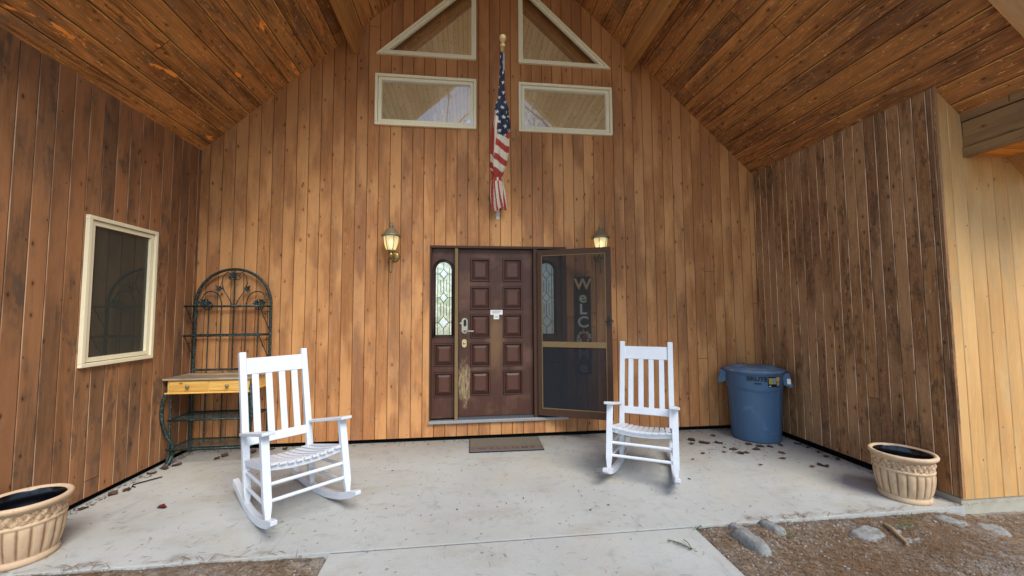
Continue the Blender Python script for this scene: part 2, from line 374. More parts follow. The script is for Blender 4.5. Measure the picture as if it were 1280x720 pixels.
def terra():
    t=NT('tan_planter'); o=t.obj(); a=t.noise(o,14,5,.65); b=t.noise(o,3.5,3)
    c=t.mix(a,lin('#b79674'),lin('#d9c09f')); c=t.mix(t.math('MULTIPLY',t.sm(b,.45,.7),.45),c,lin('#bf9a80'))
    uu,_v=t.uv(); zz=t.n('SeparateXYZ',{0:o}).outputs[2]
    fu=t.math('FRACT',t.math('MULTIPLY',uu,20.0)); du=t.math('MINIMUM',fu,t.math('SUBTRACT',1.0,fu))
    fl_=t.math('MULTIPLY',t.math('SUBTRACT',1.0,t.sm(t.math('ADD',du,t.math('MULTIPLY',t.math('SUBTRACT',a,.5),.2)),.0,.22)),t.math('MULTIPLY',t.math('GREATER_THAN',zz,.044),t.math('LESS_THAN',zz,.232)))
    c=t.mix(t.math('MULTIPLY',fl_,.75),c,lin('#7d5a3c'))
    bd=t.math('MULTIPLY',t.math('GREATER_THAN',zz,.252),t.math('LESS_THAN',zz,.32))
    c=t.mix(t.math('MULTIPLY',t.math('MULTIPLY',bd,t.sm(t.noise(o,34,3,.6,1.5),.46,.60)),.6),c,lin('#7f5c3a'))
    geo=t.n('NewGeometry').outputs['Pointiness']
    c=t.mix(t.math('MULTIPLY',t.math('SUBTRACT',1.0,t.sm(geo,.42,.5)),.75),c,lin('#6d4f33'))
    st_=t.noise(t.comb(t.n('SeparateXYZ',{0:o}).outputs[0],t.n('SeparateXYZ',{0:o}).outputs[1],t.math('MULTIPLY',zz,.25)),22,3,.6)
    c=t.mix(t.math('MULTIPLY',t.sm(st_,.56,.70),.4),c,lin('#8d7257'))
    t.bsdf(c,.62,.35,a,.3,.004); return t.m
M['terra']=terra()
M['bin']=plain('blue_plastic','#44617f',.42,.4,.06,9,dirt='#5a7696',dscale=5,dthr=.55,bump=.05)
M['binlid']=plain('faded_blue_lid','#5f7690',.5,.35,.1,9,dirt='#8896a4',dscale=7,dthr=.5)
def soil():
    t=NT('mulch_soil'); o=t.obj(); x=t.n('SeparateXYZ',{0:o})
    a=t.noise(o,1.3,5,.65); b=t.noise(o,28,5,.75); f=t.noise(o,110,3,.8)
    c=t.mix(t.sm(b,.35,.65),lin('#5c4f43'),lin('#a09180'))
    c=t.mix(t.math('MULTIPLY',t.sm(a,.46,.6),.75),c,t.mix(t.sm(f,.35,.65),lin('#6d6862'),lin('#b3ada6')))
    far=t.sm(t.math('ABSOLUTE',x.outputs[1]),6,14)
    c=t.mix(far,c,lin('#a39b8c'))  # unseen far ground lightened to bounce more light into the porch
    t.bsdf(c,.9,.15,t.math('ADD',b,f),.7,.012); return t.m
M['soil']=soil()
M['stone']=plain('grey_stone','#8c8c88',.85,.2,.35,26,dirt='#5f574d',dscale=14,dthr=.5,bump=.9,bdist=.012)
M['bark']=plain('grey_bark','#5a4c40',.9,.15,.3,14,bump=.6,bdist=.02)
M['stick']=plain('bleached_stick','#9a8468',.8,.2,.25,20)
def leaf_mat(name,h1,h2):
    t=NT(name); o=t.obj(); g=t.n('NewGeometry').outputs['Random Per Island']; a=t.noise(o,40,3)
    c=t.mix(t.math('MULTIPLY',t.math('ADD',a,g),.5),lin(h1),lin(h2)); t.bsdf(c,.75,.25); return t.m
M['leafdry']=leaf_mat('dry_leaf','#2c1f18','#6b5040')
M['leafred']=leaf_mat('red_leaf','#3d1612','#6a2c20')
M['needle']=leaf_mat('pine_needles','#51402f','#a07f5e')
M['pebble']=leaf_mat('pebbles','#5f5a55','#b5afa8')
M['green']=leaf_mat('green_sprig','#2c3f1c','#5c7a34')
M['treeleaf']=leaf_mat('tree_foliage','#1d2a12','#41552a')
def attr_mat(name,rough=.75):
    t=NT(name); c=t.n('Attribute',attribute_name='Col').outputs['Color']; o=t.obj(); n1=t.noise(o,350,2)
    t.bsdf(c,rough,.2,n1,.15,.001); return t.m
M['flag']=attr_mat('flag_cloth')

# ------------------------------------------------------------------ camera (fitted)
P=dict(f=496.9,yaw=.1164,pitch=.0604,roll=-.0053)
cy,sy=math.cos(P['yaw']),math.sin(P['yaw']); cp,sp=math.cos(P['pitch']),math.sin(P['pitch'])
fwd=Vector((sy*cp,cy*cp,sp)); rt=Vector((cy,-sy,0)); up=rt.cross(fwd)
c_,s_=math.cos(P['roll']),math.sin(P['roll']); r2=rt*c_+up*s_; u2=-rt*s_+up*c_
cam=bpy.data.cameras.new('camera'); co=bpy.data.objects.new('camera',cam); COL.objects.link(co)
co.matrix_world=Matrix(((r2.x,u2.x,-fwd.x,-.397),(r2.y,u2.y,-fwd.y,-4.8727),(r2.z,u2.z,-fwd.z,1.5199),(0,0,0,1)))
cam.sensor_width=36; cam.lens=36*P['f']/1280; cam.clip_start=.05; cam.clip_end=2000
sc.camera=co

# ------------------------------------------------------------------ light
SUN_EL,SUN_AZ=R_(47),R_(28)      # azimuth measured from -Y (in front of the porch) towards +X
w=bpy.data.worlds.new('World'); sc.world=w; w.use_nodes=True
nt=w.node_tree; bg=nt.nodes['Background']; sky=nt.nodes.new('ShaderNodeTexSky'); sky.sky_type='NISHITA'; sky.sun_disc=False
sky.sun_elevation=SUN_EL; sky.sun_rotation=R_(180)+SUN_AZ; sky.air_density=1.0; sky.dust_density=.25; sky.ozone_density=1.2
nt.links.new(sky.outputs[0],bg.inputs[0]); bg.inputs[1].default_value=.22
sl=bpy.data.lights.new('sun','SUN'); sl.energy=5.0; sl.angle=R_(34); sl.color=(1,.965,.91)
so=bpy.data.objects.new('sun',sl); COL.objects.link(so)
sd=Vector((math.sin(SUN_AZ)*math.cos(SUN_EL),-math.cos(SUN_AZ)*math.cos(SUN_EL),math.sin(SUN_EL)))
so.rotation_euler=(-sd).to_track_quat('-Z','Y').to_euler(); so.location=sd*30
sc.view_settings.view_transform='Standard'; sc.view_settings.look='None'; sc.view_settings.exposure=0

# ------------------------------------------------------------------ the house
XL,XR=-3.424,3.457; YF=-2.10; YG=-2.68       # side walls, their front corners, front edge of the roof
SL=.93; ZR=6.585                              # gable slope and ridge
ZB=.05
def zc(x): return ZR-SL*abs(x)
house=empty('wooden_house')
tag(house,'brown board clad house with a gabled porch, timber front door and cream framed windows','house')

def siding(mb, a0, a1, W, place, zbot, ztop, holes, off=0.0, depth=.006, lip=.006):
    """vertical V-groove boards from a0 to a1; place(a,d,z)->world; d = depth behind the face; holes: (x0,x1,zlo(x),zhi(x))"""
    xs={a0,a1}
    k=math.ceil((a0-off)/W)
    while off+k*W<a1:
        g=off+k*W
        for e in (g-lip,g,g+lip):
            if a0<e<a1: xs.add(e)
        k+=1
    for h in holes:
        for e in h[:2]:
            if a0<e<a1: xs.add(e)
    # kink of the gable
    if a0<0<a1: xs.add(0.0)
    xs=sorted(xs); 
    def dep(x):
        f=((x-off)/W)%1*W; f=min(f,W-f)
        return depth*max(0,1-f/lip)
    for x0,x1 in zip(xs,xs[1:]):
        if x1-x0<1e-5: continue
        m=(x0+x1)/2
        iv=[(zbot,ztop)]
        segs=[]; cur=(lambda x:zbot)
        hs=sorted([h for h in holes if h[0]-1e-6<=m<=h[1]+1e-6],key=lambda h:h[2](m))
        for h in hs:
            segs.append((cur,h[2])); cur=h[3]
        segs.append((cur,ztop))
        for lo,hi in segs:
            n=1
            p=[place(x0,dep(x0),lo(x0)),place(x1,dep(x1),lo(x1)),place(x1,dep(x1),hi(x1)),place(x0,dep(x0),hi(x0))]
            if hi(m)-lo(m)<1e-4: continue
            mb.face(p,[(x0-off,lo(x0)),(x1-off,lo(x1)),(x1-off,hi(x1)),(x0-off,hi(x0))])
C=lambda v:(lambda x:v)
# back wall with door and four window openings
hyp=lambda x:5.83-.905*(abs(x)-.27)
holes=[(-.815,.83,C(.235),C(2.33)),(-1.48,-.285,C(3.82),C(4.43)),(.285,1.48,C(3.82),C(4.43)),
       (-1.46,-.285,C(4.715),lambda x:max(4.716,hyp(x)-.03)),(.285,1.46,C(4.715),lambda x:max(4.716,hyp(x)-.03))]
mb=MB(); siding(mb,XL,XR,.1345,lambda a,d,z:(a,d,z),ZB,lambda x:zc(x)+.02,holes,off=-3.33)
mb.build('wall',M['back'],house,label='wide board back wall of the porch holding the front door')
mb=MB(); siding(mb,-1.996-.12,0.004,.131,lambda a,d,z:(XL-d,a,z),ZB,C(zc(XL)+.03),[(-1.335,-.637,C(1.11),C(2.31))],off=-1.886)
mb.build('wall',M['left'],house,label='reddish brown boarded side wall with a dark window')
mb=MB(); siding(mb,YF,0.004,.106,lambda a,d,z:(XR+d,a,z),ZB,C(zc(XR)+.03),[],off=-.03)
mb.build('wall',M['right'],house,label='dark blotchy boarded side wall behind the blue bin')
# facing walls of the wings
mb=MB(); siding(mb,XR,9,.134,lambda a,d,z:(a,YF+d,z),.037,lambda x:max(2.70,zc(x)+.03) if x<3.72 else 2.80,[],off=XR-.01)
mb.build('wall',M['face'],house,label='pale honey coloured boarded wall facing forward past the corner')
mb=MB(); siding(mb,-9,XL,.134,lambda a,d,z:(a,YF-.01+d,z),.037,lambda x:max(2.70,zc(x)+.03) if x>-3.72 else 2.80,[],off=XL)
mb.build('wall',M['face'],house)
# corner boards
mb=MB(); mb.box((XR-.004,YF-.014,.05),(XR+.02,YF+.02,zc(XR)-.004)); mb.build('corner_trim',M['right'],house)
# foundation
mb=MB(); mb.box((XR+.012,YF+.012,-.4),(9,YF+.3,.036)); mb.build('foundation',M['stem'],house,label='pale concrete foundation under the facing wall')
mb=MB(); mb.box((-9,YF+.012,-.4),(XL-.012,YF+.3,.036)); mb.build('foundation',M['stem'],house)
mb=MB(); mb.box((XL-.2,.03,-.1),(XR+.2,.12,.25)); mb.box((XL-.12,YF+.32,-.1),(XL-.03,.02,.25)); mb.box((XR+.03,YF+.32,-.1),(XR+.12,.02,.25))
mb.build('crawl_gap',M['void'],house)
# ceilings: boards run front to back
def ceiling(sgn):
    mb=MB(); xe=3.70; Ls=math.hypot(1,SL)
    def place(a,d,y):   # a = distance down the slope
        x=a/Ls; return (sgn*x - sgn*0, y, ZR-SL*x+d)
    a0,a1=0.0,xe*Ls; W=.19; lip=.007; dp=.007
    xs={a0,a1}; k=1
    while k*W<a1:
        for e in (k*W-lip,k*W,k*W+lip):
            if a0<e<a1: xs.add(e)
        k+=1
    xs=sorted(xs)
    dep=lambda a: dp*max(0,1-min(a%W,W-a%W)/lip)
    for p,q in zip(xs,xs[1:]):
        pts=[place(p,dep(p),YG),place(q,dep(q),YG),place(q,dep(q),.01),place(p,dep(p),.01)]
        uo=0 if sgn>0 else 40*W
        uv=[(p+uo,YG),(q+uo,YG),(q+uo,.01),(p+uo,.01)]
        if sgn>0: pts=pts[::-1]; uv=uv[::-1]
        mb.face(pts,uv)
    return mb
for s,l in ((-1,'left slope of the board ceiling with orange peeled patches'),(1,'right slope of the board ceiling, darker brown')):
    ceiling(s).build('porch_ceiling',M['ceil' if s<0 else 'ceilr'],house,label=l)
for s in (-1,1):
    mb=MB(); x0,x1=sorted((s*1.692,s*1.775)); mb.box((x0,YG-.005,4.69),(x1,.02,zc(1.69)+.02),axis=1); mb.build('beam',M['beam'],house,bevel=.004)
mb=MB(); mb.box((-.05,YG-.005,ZR-.34),(.05,.02,ZR-.02),axis=1); mb.build('ridge_beam',M['beam'],house,bevel=.004)
# barge boards at the front edge, roof slabs and shingles
for s in (-1,1):
    Ls=math.hypot(1,SL); ang=math.atan(SL)
    Mx=Matrix.Translation((0,0,ZR))@Matrix.Rotation(s*ang,4,'Y')
    mb=MB(); lo,hi=sorted((0,s*5.9)); mb.box((lo,YG-.15,-.035),(hi,YG,.24),axis=0,M=Mx); mb.build('barge_board',M['barge'],house,bevel=.004)
    mb=MB(); mb.box((lo,YG-.155,.245),(hi,.45,.30),M=Mx); mb.build('roof',plain('roof_shingles','#4a4540',.9,.2,.3,30,bump=.6,bdist=.01) if s<0 else bpy.data.materials['roof_shingles'],house)
    # roof core so no light leaks through the ceiling
    mb=MB(); mb.box((lo,YG+.002,.03),(hi,.4,.244),M=Mx); mb.build('roof_deck',M['beam'],house)
# eave beams (three boards each) and soffits of the wings
for s in (-1,1):
    mb=MB()
    def bx(x0,x1,y0,y1,z0,z1,ax=1):
        a,b=sorted((s*x0,s*x1)); mb.box((a,y0,z0),(b,y1,z1),axis=ax)
    bx(3.700,3.76,YG-.02,YF-.002,2.780,2.860); bx(3.712,3.77,YG-.02,YF-.002,2.866,3.075); bx(3.698,3.76,YG-.02,YF-.002,3.081,zc(3.70)+.02)
    mb.build('eave_beam',M['eave'],house,bevel=.003)
    mb=MB(); bx(3.762,9,YG-.1,YF-.003,2.80,2.86,0); mb.build('soffit',M['soffit'],house)
    mb=MB(); bx(3.772,9,YG-.14,YF+3,2.865,3.1,0); mb.build('wing_roof',bpy.data.materials['roof_shingles'],house)

# windows ---------------------------------------------------------------
def window_frame_rect(x0,x1,z0,z1,place,wo=.032,ws=.036,top_extra=.0,name='window',label=None,glass='glass',bars=()):
    """cream window: outer casing, recessed sash, pane; place(a,d,z) with d>0 out of the wall"""
    def bx(mb,a0,a1,d0,d1,c0,c1):
        P0=[place(a,d,c) for a in (a0,a1) for d in (d0,d1) for c in (c0,c1)]
        lo=[min(p[i] for p in P0) for i in range(3)]; hi=[max(p[i] for p in P0) for i in range(3)]
        mb.box(lo,hi)
    mb=MB()
    d0,d1=-.05,.030
    bx(mb,x0,x1,d0,d1,z1-wo,z1); bx(mb,x0,x1,d0,d1,z0,z0+wo); bx(mb,x0,x0+wo,d0,d1,z0+wo,z1-wo); bx(mb,x1-wo,x1,d0,d1,z0+wo,z1-wo)
    fr=mb.build(name,M['cream'],house,bevel=.004,label=label)
    g=.006; a0,a1,c0,c1=x0+wo+g,x1-wo-g,z0+wo+g,z1-wo-g-top_extra
    mb=MB(); e0,e1=-.048,.014
    bx(mb,a0,a1,e0,e1,c1-ws,c1); bx(mb,a0,a1,e0,e1,c0,c0+ws); bx(mb,a0,a0+ws,e0,e1,c0+ws,c1-ws); bx(mb,a1-ws,a1,e0,e1,c0+ws,c1-ws)
    mb.build('sash',M['cream'],fr,bevel=.003)
    mb=MB(); bx(mb,x0+wo,x1-wo,-.03,-.026,z0+wo,z1-wo); mb.build('sash_gap',M['creamdark'],fr) if False else None
    mb=MB(); p=[place(a0+ws-.004,-.008,c0+ws-.004),place(a1-ws+.004,-.008,c0+ws-.004),place(a1-ws+.004,-.008,c1-ws+.004),place(a0+ws-.004,-.008,c1-ws+.004)]
    mb.face(p); mb.build('pane',M[glass],fr)
    return fr
pb=lambda a,d,z:(a,-d,z)
window_frame_rect(-1.497,-.27,3.803,4.446,pb,label='left rectangular upper window reflecting the sky')
window_frame_rect(.27,1.497,3.803,4.446,pb,label='right rectangular upper window reflecting the sky')
window_frame_rect(-1.3492,-.6234,1.096,2.322,lambda a,d,z:(XL+d,a,z),label='tall dark side window reflecting the metal rack',glass='darkglass')
def tri_window(s,label):
    A=Vector((s*1.49,4.70)); B=Vector((s*.27,4.70)); Cc=Vector((s*.27,5.815))
    tri=[A,B,Cc]
    def inset(d):
        cen=(A+B+Cc)/3; out=[]
        ls=[]
        for i in range(3):
            p,q=tri[i],tri[(i+1)%3]; n=Vector((-(q-p).y,(q-p).x)).normalized()
            if n.dot(cen-p)<0: n=-n
            ls.append((p+n*d,(q-p).normalized()))
        for i in range(3):
            p,u=ls[i-1]; q,v=ls[i]
            den=u.x*v.y-u.y*v.x; t=((q-p).x*v.y-(q-p).y*v.x)/den
            out.append(p+u*t)
        return out
    def ring(mb,d0,d1,y0,y1):
        a=inset(d0); b=inset(d1)
        for i in range(3):
            j=(i+1)%3
            for (p,q,yy,yq) in ((a,b,y1,y1),):
                mb.face([(a[i].x,y1,a[i].y),(a[j].x,y1,a[j].y),(b[j].x,y1,b[j].y),(b[i].x,y1,b[i].y)])
            mb.face([(a[i].x,y0,a[i].y),(a[j].x,y0,a[j].y),(a[j].x,y1,a[j].y),(a[i].x,y1,a[i].y)])
            mb.face([(b[i].x,y0,b[i].y),(b[j].x,y0,b[j].y),(b[j].x,y1,b[j].y),(b[i].x,y1,b[i].y)])
    mb=MB(); ring(mb,0,.028,.03,-.030); fr=mb.build('window',M['cream'],house,label=label)
    mb=MB(); ring(mb,.030,.058,.03,-.016); mb.build('sash',M['cream'],fr)
    g=inset(.054); g=g if s<0 else g[::-1]; mb=MB(); mb.face([(p.x,.004,p.y) for p in g]); mb.build('pane',M['glass'],fr)
tri_window(-1,'left triangular gable window'); tri_window(1,'right triangular gable window')
# room behind the windows: pale pine gable ceiling, dark beam along the wall
mb=MB()
Ls=math.hypot(1,SL)
for s in (-1,1):
    pts=[(0,.03,6.2),(s*2.3,.03,6.2-SL*2.3),(s*2.3,4.0,6.2-SL*2.3),(0,4.0,6.2)]
    mb.face(pts,[(20,.03),(2.3*Ls+20,.03),(2.3*Ls+20,4.0),(20,4.0)])
mb.build('interior_ceiling',M['pine'],house)
mb=MB()
for s in (-1,1):
    Mx=Matrix.Translation((0,0,6.19))@Matrix.Rotation(s*math.atan(SL),4,'Y'); lo,hi=sorted((0,s*3.1)); mb.box((lo,.12,-.22),(hi,.22,-.003),axis=0,M=Mx)
mb.build('interior_rafter',M['beam'],house)
mb=MB(); mb.box((-3.5,.42,3.3),(3.5,5.2,3.4)); mb.build('interior_bounce_slab',plain('bounce_white','#e8e4da',.7,.2,.03),house)  # unseen white slab added to bounce light up to the pine ceiling
mb=MB()
mb.face([(-6.0,-2.05,0),(XL-.06,-2.05,0),(XL-.06,-2.05,2.7),(-6.0,-2.05,2.7)]); mb.face([(-6,.4,0),(XL-.06,.4,0),(XL-.06,.4,2.7),(-6,.4,2.7)])
mb.face([(-6,-2.05,0),(-6,.4,0),(-6,.4,2.7),(-6,-2.05,2.7)]); mb.face([(-6,-2.05,2.7),(XL-.06,-2.05,2.7),(XL-.06,.4,2.7),(-6,.4,2.7)]); mb.face([(-6,-2.05,0),(XL-.06,-2.05,0),(XL-.06,.4,0),(-6,.4,0)])
mb.build('interior_wall_backing',plain('dark_room','#4a4038',.9,.1),house)
mb=MB(); mb.box((-1.0,.16,.1),(1.0,.20,2.45)); mb.build('interior_wall_backing',bpy.data.materials['dark_room'],house)  # dark panel added behind the door to block light through its gaps

# front door, sidelights, frame -----------------------------------------
YD=.055
mb=MB(); mb.box((-.497,.0,.2),(-.487+.0,.1,.21)); 
mb=MB()
mb.box((-.826,-.012,2.305),(.86,.11,2.335)); mb.box((-.826,-.012,.222),(-.808,.11,2.304)); mb.box((.80,-.012,.222),(.86,.11,2.304))
mb.build('door_frame',M['brownframe'],house,bevel=.003)
mb=MB(); mb.box((-.527,-.004,.236),(-.487,.10,2.303)); mb.build('mullion',M['tanwood'],house,bevel=.003,label='tan post between the door and the left sidelight')
mb=MB(); mb.box((.440,-.010,.236),(.492,.10,2.303)); mb.build('mullion',M['brownframe'],house,bevel=.003,label='brown post between the door and the screen door')
mb=MB(); mb.box((-.83,-.035,.205),(.86,.12,.238)); th=mb.build('threshold',M['thresh'],house,bevel=.003)
mb=MB(); mb.box((-.48,.012,.239),(.436,.05,.262)); mb.build('door_sweep',M['darkstrip'],th)
def raised_panel(x0,x1,z0,z1,parent,y=YD):
    # moulding frame with a bevelled raised field
    mb=MB()
    def ring(a,ya,b,yb,mi):
        A=[(x0+a,ya,z0+a),(x1-a,ya,z0+a),(x1-a,ya,z1-a),(x0+a,ya,z1-a)]; B=[(x0+b,yb,z0+b),(x1-b,yb,z0+b),(x1-b,yb,z1-b),(x0+b,yb,z1-b)]
        for i in range(4):
            j=(i+1)%4; mb.face([A[i],A[j],B[j],B[i]],None,False,mi)
    e=.0005
    ring(0,y-e,.007,y-.013,1); ring(.007,y-.013,.017,y-.013,0); ring(.017,y-.013,.026,y+.010,1); ring(.026,y+.010,.036,y+.010,1); ring(.036,y+.010,.062,y-.008,0)
    a=.062; mb.face([(x0+a,y-.008,z0+a),(x1-a,y-.008,z0+a),(x1-a,y-.008,z1-a),(x0+a,y-.008,z1-a)])
    return mb.build('panel',[M['panel'],M['panelframe']],parent)
cols=[(-.34,-.094),(.062,.308)]; rows=[(1.898,2.188),(1.550,1.840),(1.202,1.495),(.854,1.147),(.508,.806)]
mb=MB()   # slab front with openings for the panels (so mouldings sit in real recesses)
xs=[-.482]+[e for c in cols for e in c]+[.436]; zs=sorted([.264,2.30]+[e for r in rows for e in r])
for i in range(len(xs)-1):
    for j in range(len(zs)-1):
        xm=(xs[i]+xs[i+1])/2; zm=(zs[j]+zs[j+1])/2
        if any(c[0]<xm<c[1] for c in cols) and any(r[0]<zm<r[1] for r in rows): continue
        mb.face([(xs[i],YD,zs[j]),(xs[i+1],YD,zs[j]),(xs[i+1],YD,zs[j+1]),(xs[i],YD,zs[j+1])])
mb.box((-.482,YD+.02,.264),(.436,YD+.045,2.30))
door=mb.build('front_door',M['door'],house,label='dark reddish brown ten panel entry door with peeled finish by the lock')
for c in cols:
    for r in rows: raised_panel(c[0],c[1],r[0],r[1],door)
# lever lock and deadbolt plate
mb=MB()
def capsule(mb,cx,cz,w,h,y0,y1,n=10):
    pts=[]
    for k in range(n+1):
        t=PI*k/n; pts.append((cx+w/2*math.cos(t),cz+h/2-w/2+w/2*math.sin(t)))
    for k in range(n+1):
        t=PI+PI*k/n; pts.append((cx+w/2*math.cos(t),cz-h/2+w/2+w/2*math.sin(t)))
    F=[(p[0],y1,p[1]) for p in pts]; Bk=[(p[0],y0,p[1]) for p in pts]
    mb.face(F)
    for i in range(len(pts)):
        j=(i+1)%len(pts); mb.face([Bk[i],Bk[j],F[j],F[i]])
capsule(mb,-.408,1.355,.072,.19,YD+.001,YD-.022)
mb.tube([(-.408,YD-.02,1.292),(-.408,YD-.062,1.292),(-.395,YD-.066,1.292),(-.298,YD-.066,1.290)],[.014,.013,.012,.009],10)
mb.tube([(-.452,YD-.002,1.385),(-.452,YD-.02,1.385)],.013,10)
h=mb.build('door_handle',M['steel'],door)
mb=MB(); capsule(mb,-.404,1.39,.034,.085,YD-.022,YD-.026); mb.build('keypad',M['black'],door)
mb=MB(); capsule(mb,-.412,1.142,.058,.10,YD+.001,YD-.014); mb.lathe([(.0,.014),(.014,.014),(.016,.022),(.0,.024)],(-.412,YD,1.15),14,'y'); mb.build('deadbolt',M['brassplate'],door)
# sidelights
def arch_pts(x0,x1,z0,z1,n=14):
    r=(x1-x0)/2; c=(x0+x1)/2; pts=[(x0,z0),(x1,z0)]
    for k in range(n+1):
        t=PI*k/n; pts.append((c+r*math.cos(t),z1-r+r*math.sin(t)))
    return pts
def sidelight(s,glass,label):
    X0,X1=(-.806,-.529) if s<0 else (.494,.798)
    g0,g1=(-.757,-.570) if s<0 else (.525,.706)
    mb=MB()
    pa,pb_=((-.775,-.537) if s<0 else (.515,.775))
    xs=[X0,pa,pb_,X1]; rw=[(.868,1.145),(.502,.800)]; zs=[.24,.502,.80,.868,1.145,2.303]
    for i in range(3):
        for j in range(5):
            zm=(zs[j]+zs[j+1])/2
            if i==1 and any(r[0]<zm<r[1] for r in rw): continue
            mb.face([(xs[i],YD,zs[j]),(xs[i+1],YD,zs[j]),(xs[i+1],YD,zs[j+1]),(xs[i],YD,zs[j+1])])
    mb.box((X0,YD+.02,.24),(X1,YD+.04,2.303))
    sl=mb.build('sidelight',M['door'],house,label=label)
    for r in rw: raised_panel(pa,pb_,r[0],r[1],sl)
    gp=arch_pts(g0,g1,1.248,2.135)
    mb=MB(); mb.face([(p[0],YD-.004,p[1]) for p in gp]); mb.build('leaded_pane',M[glass],sl)
    mb=MB(); mb.tube([(p[0],YD-.004,p[1]) for p in arch_pts(g0-.012,g1+.012,1.236,2.147,20)],.011,8,closed=True)
    mb.tube([(p[0],YD-.002,p[1]) for p in arch_pts(g0-.034,g1+.034,1.214,2.169,20)],.008,8,closed=True); mb.build('arch_moulding',M['panelframe'],sl)
    mb=MB(); c=(g0+g1)/2; w=g1-g0; yy=YD-.007
    def ln(*q): mb.tube([(a,yy,b) for a,b in q],.0035,5)
    for zc_,hh,ww in ((1.40,.075,.062),(1.70,.06,.05),(1.99,.06,.05)):
        mb.tube([(c-ww,yy,zc_),(c,yy,zc_+hh),(c+ww,yy,zc_),(c,yy,zc_-hh)],.0045,5,closed=True)
        ln((c-ww,zc_),(g0,zc_-.0)); ln((c+ww,zc_),(g1,zc_))
    ln((c,1.475),(c,1.64)); ln((c,1.76),(c,1.93)); ln((c,2.05),(c,2.13)); ln((c,1.25),(c,1.325))
    for q in (.022,w-.022): ln((g0+q,1.25),(g0+q,2.07))
    for q in (.058,w-.058): ln((g0+q,1.48),(g0+q,1.63)); ln((g0+q,1.77),(g0+q,1.92))
    mb.build('leading',M['caming'],sl)
    for zc_,hh,ww in ((1.40,.06,.048),(1.70,.045,.036),(1.99,.045,.036)):
        mb=MB(); mb.face([(c-ww,yy+.0005,zc_),(c,yy+.0005,zc_-hh),(c+ww,yy+.0005,zc_),(c,yy+.0005,zc_+hh)])
        mb.build('bevelled_diamond',M['leadedblue'],sl)
sidelight(-1,'leaded','left sidelight with arched leaded glass over two panels')
sidelight(1,'leadedblue','right sidelight seen through the screen door')
# screen door, swung open
hx,hy=.490,-.022; ex,ey=1.300,-.385
dv=Vector((ex-hx,ey-hy,0)); DL=dv.length; dv.normalize(); nv=Vector((dv.y,-dv.x,0))  # nv towards the camera
Ms=Matrix(((dv.x,-nv.x,0,hx),(dv.y,-nv.y,0,hy),(0,0,1,0),(0,0,0,1)))   # local: x along door, -y out, z up
zb,zt=.268,2.283
mb=MB(); fw=.062
mb.box((0,-.014,zb),(fw*.8,.014,zt),axis=2,M=Ms); mb.box((DL-fw,-.014,zb),(DL,.014,zt),axis=2,M=Ms)
mb.box((fw*.8,-.0135,zt-fw*1.1),(DL-fw,.0135,zt),axis=0,M=Ms); mb.box((fw*.8,-.0135,zb),(DL-fw,.0135,zb+.085),axis=0,M=Ms)
scr=mb.build('screen_door',M['brownframe'],house,bevel=.002,label='brown framed insect screen door standing open to the right')
mb=MB()
for a,b,c_0,c_1 in ((.05,.059,zb+.085,zt-.068),(DL-.071,DL-.062,zb+.085,zt-.068)): mb.box((a,-.017,c_0),(b,.0,c_1),M=Ms)
mb.box((.059,-.017,zt-.077),(DL-.071,0,zt-.068),M=Ms); mb.box((.059,-.017,zb+.085),(DL-.071,0,zb+.094),M=Ms)
mb.build('screen_bead',M['tanwood'],scr)
mb=MB(); mb.box((.0595,-.019,1.092),(DL-.0715,.008,1.16),axis=0,M=Ms); mb.build('crossbar',M['tanwood'],scr,bevel=.002)
mb=MB(); mb.face([Ms@Vector(p) for p in ((.06,-.006,1.13),(DL-.07,-.006,1.13),(DL-.07,-.006,zt-.07),(.06,-.006,zt-.07))]); mb.build('screen',M['screen'],scr,label='upper see-through insect screen')
mb=MB(); mb.face([Ms@Vector(p) for p in ((.06,-.006,zb+.09),(DL-.07,-.006,zb+.09),(DL-.07,-.006,1.13),(.06,-.006,1.13))]); mb.build('screen',M['screenlow'],scr,label='lower darker screen')
mb=MB(); mb.box((DL-.05,-.03,1.36),(DL-.015,-.013,1.46),M=Ms); mb.tube([Ms@Vector(p) for p in ((DL-.03,-.03,1.41),(DL-.03,-.048,1.41),(DL-.075,-.05,1.405))],.007,8)
mb.tube([Ms@Vector(p) for p in ((DL-.005,-.01,1.415),(DL+.012,-.01,1.42),(DL+.014,-.01,1.39))],.007,6)
mb.build('latch',M['black'],scr)
# paper notice taped on the door
mb=MB(); y=YD-.006
mb.box((-.092,y-.002,1.487),(.060,y,1.546)); mb.box((-.051,y-.0016,1.432),(.016,y,1.4865))
nt_=mb.build('paper_notice',M['paper']); tag(nt_,'small white T shaped paper notice stuck in the middle of the front door','notice')
mb=MB()
mb2=MB()
for zz,a,b in ((1.532,-.078,.045),(1.520,-.072,.03),(1.508,-.066,.012),(1.470,-.036,.004),(1.455,-.032,.0)):
    x=a
    while x<b:
        l=rnd.uniform(.006,.018); (mb if zz>1.49 else mb2).box((x,y-.0028,zz-.0025),(min(x+l,b),y-.0021,zz+.0025)); x+=l+.004
mb.build('print',M['ink'],nt_); mb2.build('print',M['ink'],nt_)

